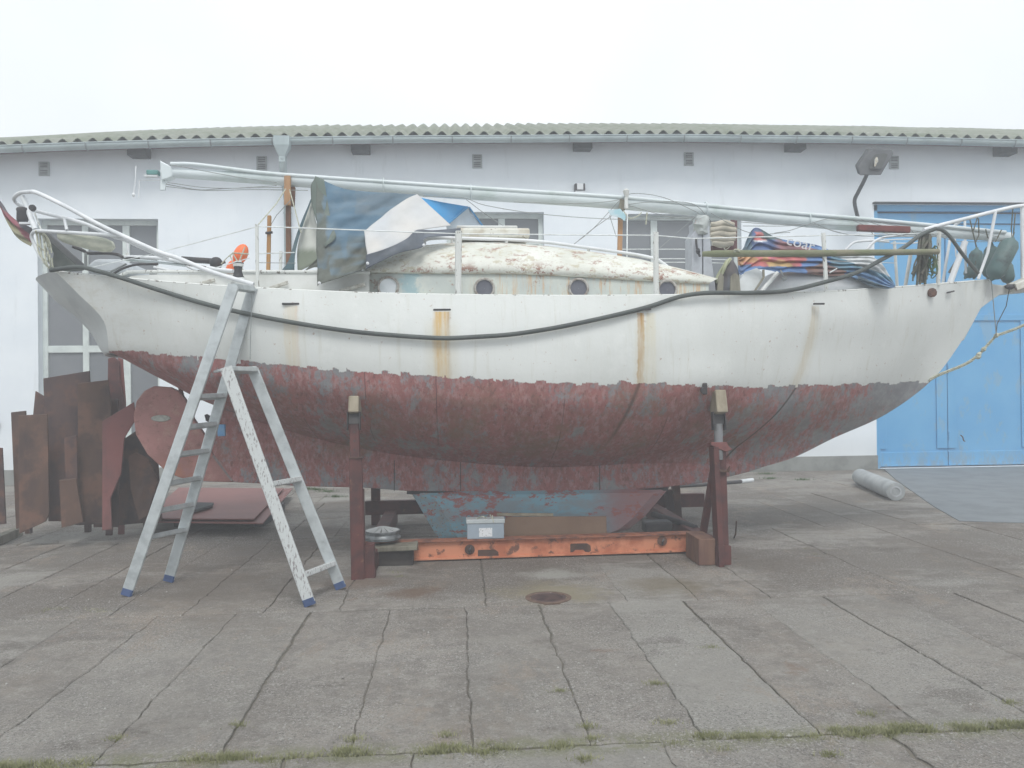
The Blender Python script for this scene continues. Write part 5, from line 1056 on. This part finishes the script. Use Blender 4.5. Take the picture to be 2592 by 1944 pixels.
for u, v in ((1189, 1391), (1676, 1369)):
    yy = 7.84 + (u - 925) / 827 * .11; k = MB(); c_ = at(u, v, yy - .01); k.lathe(c_, (0, -1, 0), [(0, .05), (.006, .05)], 14); lo_ = k.build('shackle_plate', M['rust2'], cra); k = MB(); k.tube([c_ + Vector((.012, -.02, .02)), c_ + Vector((-.005, -.035, .0)), c_ + Vector((.0, -.02, -.03))], .01, 6); k.build('hook', M['dark'], lo_)
for u, v in ((1232, 1403), (1466, 1387)):       # bare patches with two lugs, where brackets were cut off
    yy = 7.84 + (u - 925) / 827 * .11; c_ = at(u, v, yy - .004); ol = [c_ + Vector((dx, 0, dz)) for dx, dz in ((-.115, -.03), (-.11, .02), (-.08, .045), (.08, .045), (.115, .02), (.12, -.03), (.10, -.045), (.06, -.04), (.04, -.018), (-.04, -.018), (-.06, -.04), (-.10, -.045))]
    k = MB(); k.plate(ol, .003); k.build('bare_patch', M['rust2'], cra)
# far longitudinal and cross beams
k = MB(); a_, b_ = at(925, 1281, 10.0), at(1780, 1262, 10.1); k.bar((a_.x, 10.0, .22), (b_.x, 10.1, .22), .17, .10, bev=.006); k.build('far_beam', M['rustred'], cra)
k = MB(); k.bar((a_.x, 10.02, .50), (a_.x + 1.1, 10.02, .50), .06, .08, bev=.006); k.build('far_tie', M['rustred'], cra)
for xx in (at(928, 1400, 7.3).x, A1.x + .12):
    k = MB(); k.bar((xx, 7.32, .10), (xx, 10.15, .10), .14, .18, (0, 0, 1), bev=.008); k.build('cross_beam', M['rustred'], cra)
# left near upright
PX = lambda u, v, y: at(u, v, y)
b_ = gnd(906, 1466); yl = b_.y; zz = at(906, 1160, yl).z
k = MB(); k.bar((b_.x, yl, .0), (b_.x - .01, yl, zz), .115, .05, bev=.006); pn = k.build('upright', M['rustred'], cra)
k = MB(); k.bar((b_.x + .10, yl + .08, .0), (b_.x + .09, yl + .08, .30), .10, .12, bev=.006); k.build('foot_block', M['rustred'], cra)
k = MB(); k.bar((b_.x + .052, yl + .04, .0), (b_.x + .045, yl + .04, at(906, 1240, yl).z), .02, .10, bev=.003); k.build('flange', M['rustred'], cra)
k = MB(); k.box((b_.x, yl - .0, zz + .008), (.125, .075, .014)); k.build('cap_plate', M['rust'], pn, bevel=.002)
zp = at(900, 1071, yl).z; k = MB(); k.bar((b_.x - .012, yl, zz), (b_.x - .02, yl + .02, zp), .085, .07, bev=.008); tq = k.build('screw_tube', M['rustred'], cra)
k = MB()
for f_ in (.25, .5, .75): k.lathe((b_.x - .015, yl - .034, zz + (zp - zz) * f_), (0, -1, 0), [(0, .009), (.002, .009)], 8)
k.build('hole', M['dark'], tq)
def pad(u0, v0, u1, v1, yb, th=.22, mat=None):
    a_, c_ = at(u0, v0, yb), at(u1, v1, yb); k = MB(); k.box(((a_.x + c_.x) / 2, yb + th / 2, (a_.z + c_.z) / 2), (c_.x - a_.x, th, a_.z - c_.z), Matrix.Rotation(R(-16), 3, 'X')); return k.build('wooden_pad', M['palepad'], cra, bevel=.012)
M['palepad'] = plain('pale_pad_wood', (.33, .29, .22), (.22, .19, .14), 9, .8, sz=.3)
pad(881, 1009, 908, 1052, yl - .04)
k = MB(); z0_ = at(895, 1071, yl).z; 
for dx in (-.055, .055): k.bar((b_.x - .022 + dx, yl - .02, z0_ - .06), (b_.x - .022 + dx, yl, z0_ + .10), .008, .07)
k.bar((b_.x - .022, yl + .0, z0_ - .01), (b_.x - .022, yl + .02, z0_ + .085), .09, .05); k.build('swivel_fork', M['dark'], cra)
# far left upright behind keel
k = MB(); fx = at(950, 1250, 10.0).x; k.bar((fx, 10.05, 0), (fx, 10.05, 1.1), .11, .08, bev=.006); k.build('upright', M['rustred'], cra)
# right near upright with brace
b_ = gnd(1830, 1431); yr = b_.y; zz = at(1825, 1136, yr).z
k = MB(); k.bar((b_.x - .035, yr, .0), (b_.x - .075, yr, zz + .02), .05, .15, bev=.004); k.bar((b_.x + .015, yr + .02, .0), (b_.x - .005, yr + .02, zz - .02), .10, .03, bev=.004); pn = k.build('upright', M['rustred'], cra)
k = MB(); k.plate([at(u, v, yr - .05) + Vector((0, dy, 0)) for u, v, dy in ((1800, 1119, 0), (1840, 1119, 0), (1843, 1128, .0), (1855, 1138, 0), (1838, 1143, 0), (1818, 1136, 0), (1800, 1126, 0))], .12, (0, -1, .2)); k.build('cap_plate', M['rust_pink'], pn, bevel=.003)
k = MB(); k.plate(P([(1812, 1188), (1842, 1190), (1848, 1180), (1846, 1196), (1812, 1194)], yr - .03), .02); k.build('clamp_ring', M['rust2'], pn)
k = MB(); k.bar(at(1780, 1348, yr + .45), at(1815, 1140, yr + .05), .062, .06, bev=.006); k.build('brace', M['rustred'], cra)
k = MB(); 
q0 = [(1748, 1342), (1822, 1342), (1822, 1428), (1792, 1425), (1748, 1396)]
k.box((b_.x - .145, yr + .22, .125), (.17, .42, .25)); k.build('foot_block', plain('stained_block', (.20, .115, .08), (.11, .055, .045), 5, .8, sz=.2), cra, bevel=.008)
zp = at(1826, 1072, yr).z; k = MB(); k.tube([(b_.x - .03, yr, zz - .1), (b_.x - .03, yr, zp)], .042, 14); k.build('screw_tube', plain('grey_tube', (.20, .205, .215), (.14, .145, .15), 8, .5), cra, smooth=True)
pad(1813, 993, 1842, 1052, yr - .06)
k = MB(); z0_ = zp
for dx in (-.058, .058): k.bar((b_.x - .03 + dx, yr - .02, z0_ - .06), (b_.x - .03 + dx * .95, yr, z0_ + .11), .008, .07)
k.bar((b_.x - .03, yr, z0_ - .01), (b_.x - .03, yr + .02, z0_ + .085), .10, .05); k.build('swivel_fork', M['dark'], cra)
k = MB(); k.bar(at(1700, 1302, 9.9), at(1690, 1240, 9.9), .09, .08, bev=.006); k.build('brace', M['rust'], cra); k = MB(); k.bar((at(1715, 1300, 10.05).x, 10.05, 0), (at(1705, 1300, 10.05).x, 10.05, 1.0), .10, .08, bev=.006); k.build('upright', M['rust'], cra)
k = MB(); k.tube([gnd(1858, 1362), gnd(1862, 1352, .10), at(1864, 1320, 8.0)], .008, 6); k.build('tie_rod', M['rust2'], cra)

# things beneath the hull
bx = thing('box', 'small grey plastic lidded box with a paper label on the orange beam', 'box', at(1229, 1360, 7.93)); c_ = at(1229, 1343, 7.95)
a_, b_ = at(1180, 1314, 7.87), at(1278, 1362, 7.87); ww, zt2, zb2 = b_.x - a_.x, a_.z, .207; cx = (a_.x + b_.x) / 2
k = MB(); k.box((cx, 7.93, (zb2 + zt2 - .045) / 2), (ww * .96, .15, zt2 - zb2 - .045)); k.build('body', M['boxgrey'], bx, bevel=.008)
k = MB(); k.box((cx, 7.93, zt2 - .024), (ww, .165, .042)); k.build('lid', plain('box_lid', (.50, .54, .55), (.42, .46, .47), 5, .5), bx, bevel=.006)
k = MB(); k.box((cx + .0, 7.853, zb2 + .065), (.13, .004, .085)); k.build('label', M['paper'], bx)
k = MB(); k.tube(smooth_pts([at(1206, 1313, 7.9), at(1222, 1307, 7.86), at(1230, 1314, 7.88), at(1214, 1317, 7.86)], 4), .005, 5); k.tube([at(1240, 1302, 7.88), at(1250, 1322, 7.84), at(1246, 1304, 7.86)], .005, 5); k.build('string', M['rope'], bx)
cb = thing('board', 'brown hardboard sheet standing behind the orange beam beside the grey box', 'board', at(1400, 1350, 8.15)); k = MB(); k.plate(P([(1270, 1322), (1285, 1308), (1535, 1307), (1536, 1368), (1270, 1368)], 8.12), .012); k.build('sheet', M['cardboard'], cb)
k = MB(); k.bar(at(1258, 1302, 8.14), at(1400, 1303, 8.14), .03, .03, bev=.004); k.build('top_batten', M['palepad'], cb)
pk = thing('plank', 'grey weathered thick plank lying across the cradle left of the keel', 'plank', gnd(1000, 1400)); a_, b_ = at(925, 1378, 7.68), at(1062, 1372, 7.68)
k = MB(); k.plate([at(925, 1387, 7.60), at(1056, 1381, 7.60), at(1060, 1362, 8.0), at(925, 1369, 8.0)], .045, (0, 0, 1)); k.build('plank_body', M['wood'], pk, bevel=.006)
dbx = thing('timber_block', 'dark squared timber block under the plank at the left cradle foot', 'block', gnd(990, 1430)); k = MB(); a_ = gnd(945, 1436); b_ = gnd(1046, 1432); k.box(((a_.x + b_.x) / 2, 7.80, .085), (b_.x - a_.x, .22, .17)); k.build('block_body', plain('dark_timber_block', (.075, .065, .06), (.045, .04, .04), 6, .85), dbx, bevel=.01)
wc = thing('wheel_cover', 'silver slatted wheel cover lying on the plank beside the left cradle upright', 'wheel cover', at(972, 1350, 7.8)); c_ = at(968, 1352, 7.82)
k = MB(); k.lathe(c_ + Vector((0, 0, -.045)), (0, 0, 1), [(0, .175), (.02, .18), (.03, .165), (.05, .155), (.075, .17), (.085, .168)], 28); k.build('rim', plain('cover_rim', (.20, .22, .23), (.10, .11, .115), 14, .4, metal=.3), wc, smooth=True)
for i in range(14):
    a_ = 2 * math.pi * i / 14; k = MB(); d_ = Vector((math.cos(a_), math.sin(a_), 0)); s_ = Vector((-math.sin(a_), math.cos(a_), 0)); z_ = Vector((0, 0, 1)); o_ = c_ + Vector((0, 0, .038))
    k.plate([o_ + d_ * .04 + z_ * .035 - s_ * .008, o_ + d_ * .165 - s_ * .030, o_ + d_ * .165 + s_ * .030, o_ + d_ * .04 + z_ * .035 + s_ * .008], .012, (0, 0, 1)); k.build('slat', M['alu'], wc, bevel=.003)
k = MB(); k.lathe(c_ + Vector((0, 0, .05)), (0, 0, 1), [(0, .05), (.02, .04), (.024, .01)], 14); k.build('hub', M['alu'], wc)
ty = thing('rubber_block', 'black rubber block on the cradle just right of the keel', 'block', at(1664, 1335, 8.6)); k = MB(); k.box(at(1663, 1332, 8.6), (.30, .2, .12)); k.build('block_body', M['dark'], ty, bevel=.02)
hz = thing('hose', 'short black hose with a white end lying on the slabs behind the right cradle upright', 'hose', gnd(1800, 1222)); k = MB(); k.tube(smooth_pts([gnd(1700, 1232, .03), gnd(1790, 1226, .03), gnd(1876, 1219, .03)], 4), .028, 8); k.build('tube', M['dark'], hz, smooth=True); k = MB(); k.tube([gnd(1876, 1219, .03), gnd(1905, 1215, .03)], .036, 8); k.build('end_piece', M['white_clean'], hz)
h2 = thing('hose', 'flat black hose slanting over the cradle end right of the keel', 'hose', at(1700, 1320, 8.8)); k = MB(); k.tube(smooth_pts([at(1652, 1302, 9.0), at(1672, 1308, 8.9), at(1720, 1322, 8.6), at(1760, 1336, 8.3)], 4), .034, 8); k.build('tube', M['dark'], h2, smooth=True)
mh = thing('manhole_cover', 'round rusty iron manhole cover set in the slabs in front of the cradle', 'manhole cover', gnd(1388, 1514)); c_ = gnd(1388, 1514); 
k = MB(); k.lathe(c_ + Vector((0, 0, -.03)), (0, 0, 1), [(0, .185), (.038, .185), (.040, .150), (.030, .145)], 36); k.build('ring', plain('rust_ring', (.16, .11, .085), (.10, .065, .05), 12, .8), mh, smooth=False)
k = MB(); k.lathe(c_ + Vector((0, 0, -.02)), (0, 0, 1), [(0, .142), (.026, .142), (.028, .12), (.024, .118)], 30)
for i in range(-4, 5): 
    hl = math.sqrt(max(.115 ** 2 - (i * .026) ** 2, 0)); k.box(c_ + Vector((0, i * .026, .006)), (hl * 2, .010, .005))
k.build('lid', plain('rust_lid', (.10, .065, .06), (.065, .045, .045), 14, .8), mh)
gr = thing('roll', 'grey cylindrical roll of sheeting lying on the ground before the blue door', 'roll', gnd(2240, 1250)); e0, e1 = gnd(2268, 1268), gnd(2177, 1226); rr_ = .132
e0.z = e1.z = rr_; k = MB(); ln = (e1 - e0).length; k.lathe(e0, e1 - e0, [(0, rr_ * .8), (.004, rr_ * .97), (.02, rr_), (ln - .02, rr_), (ln, rr_ * .95)], 28); k.build('sheeting', M['greyroll'], gr, smooth=True)
k = MB(); dn = (e0 - e1).normalized(); k.lathe(e0 - dn * .02, dn, [(0, rr_ * .62), (.025, rr_ * .60), (.026, rr_ * .45), (.006, rr_ * .40)], 20); k.build('core', plain('roll_core', (.48, .50, .52), (.36, .37, .38), 9, .6), gr, smooth=True)

# red boards on the ground behind the ladder
zb = .17
for nm, lb, pts, z_ in (('steel_sheet', 'lower red-primed steel sheet lying flat beneath the rudder', [(354, 1320), (665, 1324), (741, 1236), (452, 1234)], .15), ('steel_sheet', 'upper, smaller red-primed steel sheet stacked on the flat one under the rudder', [(388, 1312), (643, 1313), (718, 1236), (468, 1234)], .185)):
    o_ = thing(nm, lb, 'steel sheet', gnd(540, 1290)); k = MB(); k.plate([gnd(u, v, z_) for u, v in pts], .014, (0, 0, 1)); k.build('sheet', M['primer_board'], o_, bevel=.002)
ss_ = thing('trestle', 'low dark timber bearers under the flat red steel sheets', 'trestle', gnd(540, 1330)); 
for u, v in ((430, 1345), (640, 1345)):
    k = MB(); a_ = gnd(u, v); k.box((a_.x, a_.y + .9, .066), (.12, 1.2, .13)); k.build('bearer', M['dark'], ss_, bevel=.01)
o_ = thing('plank', 'short dark plank lying on the stacked red steel sheets', 'plank', gnd(510, 1280, .19)); k = MB(); k.plate([gnd(u, v, .235) for u, v in ((488, 1292), (538, 1278), (541, 1272), (500, 1271), (470, 1280))], .03, (0, 0, 1)); k.build('plank_body', M['purlin'], o_, bevel=.004)

# ============================================================ RUSTY PLATES LEANING AT THE LEFT
plates = [
 ('narrow brown steel plate with a flat top, standing far left of the leaning stack', [(27, 1044), (65, 1040), (72, 1330), (40, 1340)], 9.25, 'rust2'),
 ('broad dark rusty plate at the front left of the stack, its top nearly level', [(46, 1052), (113, 1049), (120, 1048), (124, 1300), (116, 1320), (48, 1352)], 9.0, 'rust2'),
 ('rusty plate with a pointed sloping top showing behind the front left plate', [(82, 1062), (89, 990), (112, 1004), (116, 1320), (84, 1320)], 9.5, 'rust'),
 ('tall dark plate with a slanted top, highest at the back of the leaning stack', [(109, 958), (226, 939), (232, 1050), (234, 1320), (122, 1320)], 9.35, 'rust'),
 ('tall brown rust plate with straight left edge in the middle of the stack', [(196, 971), (273, 962), (280, 1020), (282, 1325), (198, 1330)], 9.15, 'rust2'),
 ('short dark plate with a level top leaning before the tall middle plates', [(162, 1109), (194, 1102), (198, 1330), (168, 1325)], 9.0, 'rust'),
 ('lowest small plate with a slanted foot at the front of the leaning stack', [(149, 1216), (192, 1211), (210, 1322), (155, 1337)], 8.85, 'rust2'),
 ('dark narrow plate half hidden between the middle plate and the pinkish one', [(238, 1058), (280, 1010), (300, 1010), (300, 1335), (236, 1335)], 9.3, 'rust'),
 ('thin upright maroon plate rising highest beside the window edge near the rudder', [(273, 908), (286, 903), (302, 915), (303, 960), (315, 1018), (300, 1080), (283, 1080)], 9.7, 'rustred'),
 ('narrow maroon strip plate tapering beside the rudder top', [(298, 905), (310, 910), (318, 1018), (330, 1070), (314, 1075), (302, 960)], 9.75, 'rust_pink'),
 ('pinkish primed plate with a slanted top and ragged foot at the right of the stack', [(258, 1067), (338, 1018), (344, 1060), (314, 1110), (306, 1200), (279, 1262), (283, 1340), (258, 1343)], 8.9, 'rust_pink'),
 ('brown curved-edge plate leaning lowest beneath the rudder edge', [(324, 1154), (345, 1146), (376, 1162), (400, 1218), (373, 1305), (352, 1318), (330, 1240)], 9.2, 'rust2'),
 ('dark greenish plate filling the gap behind the brown curved one', [(300, 1120), (345, 1090), (400, 1170), (410, 1320), (300, 1330)], 9.6, 'rust'),
]
for lb, pts, yy, mt in plates:
    z0_ = min(at(u, v, yy).z for u, v in pts); fl_ = z0_ > .25
    q = []
    for u, v in pts:
        p = at(u, v, yy); lean = .16 * max(p.z, 0); p = at(u, v, yy + lean); q.append(p)
    zm = min(p.z for p in q); shift = -zm if zm < 0 else 0
    if fl_:                                            # reaches down to the ground behind the others
        lo = sorted(range(len(q)), key=lambda i: q[i].z)[:2]
        for i in lo: q[i] = Vector((q[i].x, q[i].y - q[i].z * .16, .0))
    q = [p + Vector((0, 0, max(.0, .002 - p.z))) for p in q]
    o_ = thing('steel_plate', lb, 'steel plate', (sum(p.x for p in q) / len(q), yy, 0), 'rusty steel plates leaning at the left')
    k = MB(); k.plate(q, .022, (0, -.99, -.14)); k.build('plate', M[mt], o_, bevel=.006)
o_ = thing('steel_plate', 'dark violet-brown plate cut by the left edge of the picture', 'steel plate', gnd(-10, 1330), 'rusty steel plates leaning at the left'); k = MB(); k.plate([at(u, v, 9.1 + max(1.0 - v / 1330, 0) * .5) for u, v in ((-60, 1130), (5, 1134), (14, 1326), (-60, 1335))], .02); k.build('plate', M['rust'], o_)
o_ = thing('rack', 'low timber and iron rack behind the leaning rusty plates', 'rack', (-4.6, 9.9, 0))
xl, xr2 = at(60, 1100, 10.0).x, at(380, 1100, 10.0).x
k = MB(); k.bar((xl, 9.95, 1.0), (xr2, 9.95, .95), .06, .06); k.build('rail', M['rust'], o_)
for xx in (xl + .05, (xl + xr2) / 2, xr2 - .05): k = MB(); k.bar((xx, 10.0, 0), (xx, 10.0, 1.0), .06, .06); k.build('leg', M['rust'], o_)
o_ = thing('beam', 'grey squared timber lying on the ground at the left picture edge', 'timber', gnd(10, 1360)); k = MB(); k.bar(gnd(-80, 1400, .05), gnd(46, 1345, .05), .10, .10, (0, 0, 1), bev=.008); k.build('timber_body', M['wood'], o_)
o_ = thing('dark_knob', 'black round knob on the wall at the left picture edge', 'fitting', at(0, 1075, YW - .1)); k = MB(); k.lathe(at(-4, 1074, YW), (0, -1, 0), [(0, .03), (.06, .05), (.10, .03)], 10); k.build('knob', M['dark'], o_)

# ============================================================ STEPLADDER
fa_, fb_ = gnd(322, 1510), gnd(783, 1535); ba_, bb_ = gnd(428, 1474), gnd(861, 1492)
lad = thing('folding_ladder', 'tall paint-spattered aluminium folding ladder with blue feet, standing beside the stern', 'ladder', ((fa_.x + fb_.x) / 2, (fa_.y + ba_.y) / 2, 0))
yA, yB, yC2, yD = fa_.y, ba_.y, fb_.y, bb_.y
def rail(a, b, mt, w=.092, d=.030): k = MB(); k.bar(a, b, w, d, (0, 1, 0), bev=.006); return k.build('rail', M[mt], lad)
tA, tB = at(592, 722, yA + .12), at(640, 729, yB + .02)
fa_.z = ba_.z = fb_.z = bb_.z = .03
rail(fa_, tA, 'alu'); rail(ba_, tB, 'alu')
tC, tD = at(572, 930, yC2 + .05), at(640, 935, yD + .05)
rail(fb_, tC, 'alu_spat'); rail(bb_, tD, 'alu')
def on(a, b, v):      # point on a rail at picture height v
    lo, hi = 0, 1
    for _ in range(30):
        m_ = (lo + hi) / 2
        if project(a.lerp(b, m_))[1] > v: lo = m_
        else: hi = m_
    return a.lerp(b, lo)
def rung(p, q_, mt='alu', w=.042, d=.085, name='rung'):
    k = MB(); k.bar(p, q_, w, d, (1, 0, .25), bev=.005); return k.build(name, M[mt], lad)
for v0, v1 in ((1006, 1003), (1083, 1074), (1152, 1142), (1226, 1211), (1295, 1278), (1362, 1342)): rung(on(fa_, tA, v0), on(ba_, tB, v1))
rung(on(fb_, tC, 1228), on(bb_, tD, 1214), 'alu_spat'); rung(on(fb_, tC, 1459), on(bb_, tD, 1428), 'alu_spat')
rung(on(fa_, tA, 726), on(ba_, tB, 733), 'alu', .05, .06); rung(on(fb_, tC, 936), on(bb_, tD, 938), 'alu', .04, .09, 'top_step')
k = MB(); k.bar(at(545, 941, yA + .2), at(572, 933, yC2 + .12), .02, .03); k.build('hinge', M['alu'], lad); k = MB(); k.bar(at(596, 935, yB + .2), at(645, 932, yD + .1), .035, .03); k.build('hinge', M['alu_spat'], lad)
for p, t_ in ((fa_, tA), (ba_, tB), (fb_, tC), (bb_, tD)):
    d_ = (t_ - p).normalized(); k = MB(); k.bar(p - d_ * .03 * (1 if False else .7), p + d_ * .035, .090, .042, (0, 1, 0), bev=.008); k.build('foot', M['blue_plastic'], lad)

# ============================================================ LENS VEIL (ADDED HAZE BOX)
hzm = bpy.data.materials.new('lens_veil'); hzm.use_nodes = True; ht_ = hzm.node_tree; ht_.nodes.clear(); pv = ht_.nodes.new('ShaderNodeVolumePrincipled'); oo = ht_.nodes.new('ShaderNodeOutputMaterial'); ht_.links.new(pv.outputs[0], oo.inputs['Volume'])
pv.inputs['Color'].default_value = (.93, .96, 1, 1); pv.inputs['Density'].default_value = .0115
k = MB(); k.box((0, 25, 5), (220, 160, 12.2)); tag(k.build('haze', hzm), kind='stuff')  # added volume; its scatter stands in for veiling glare in the lens
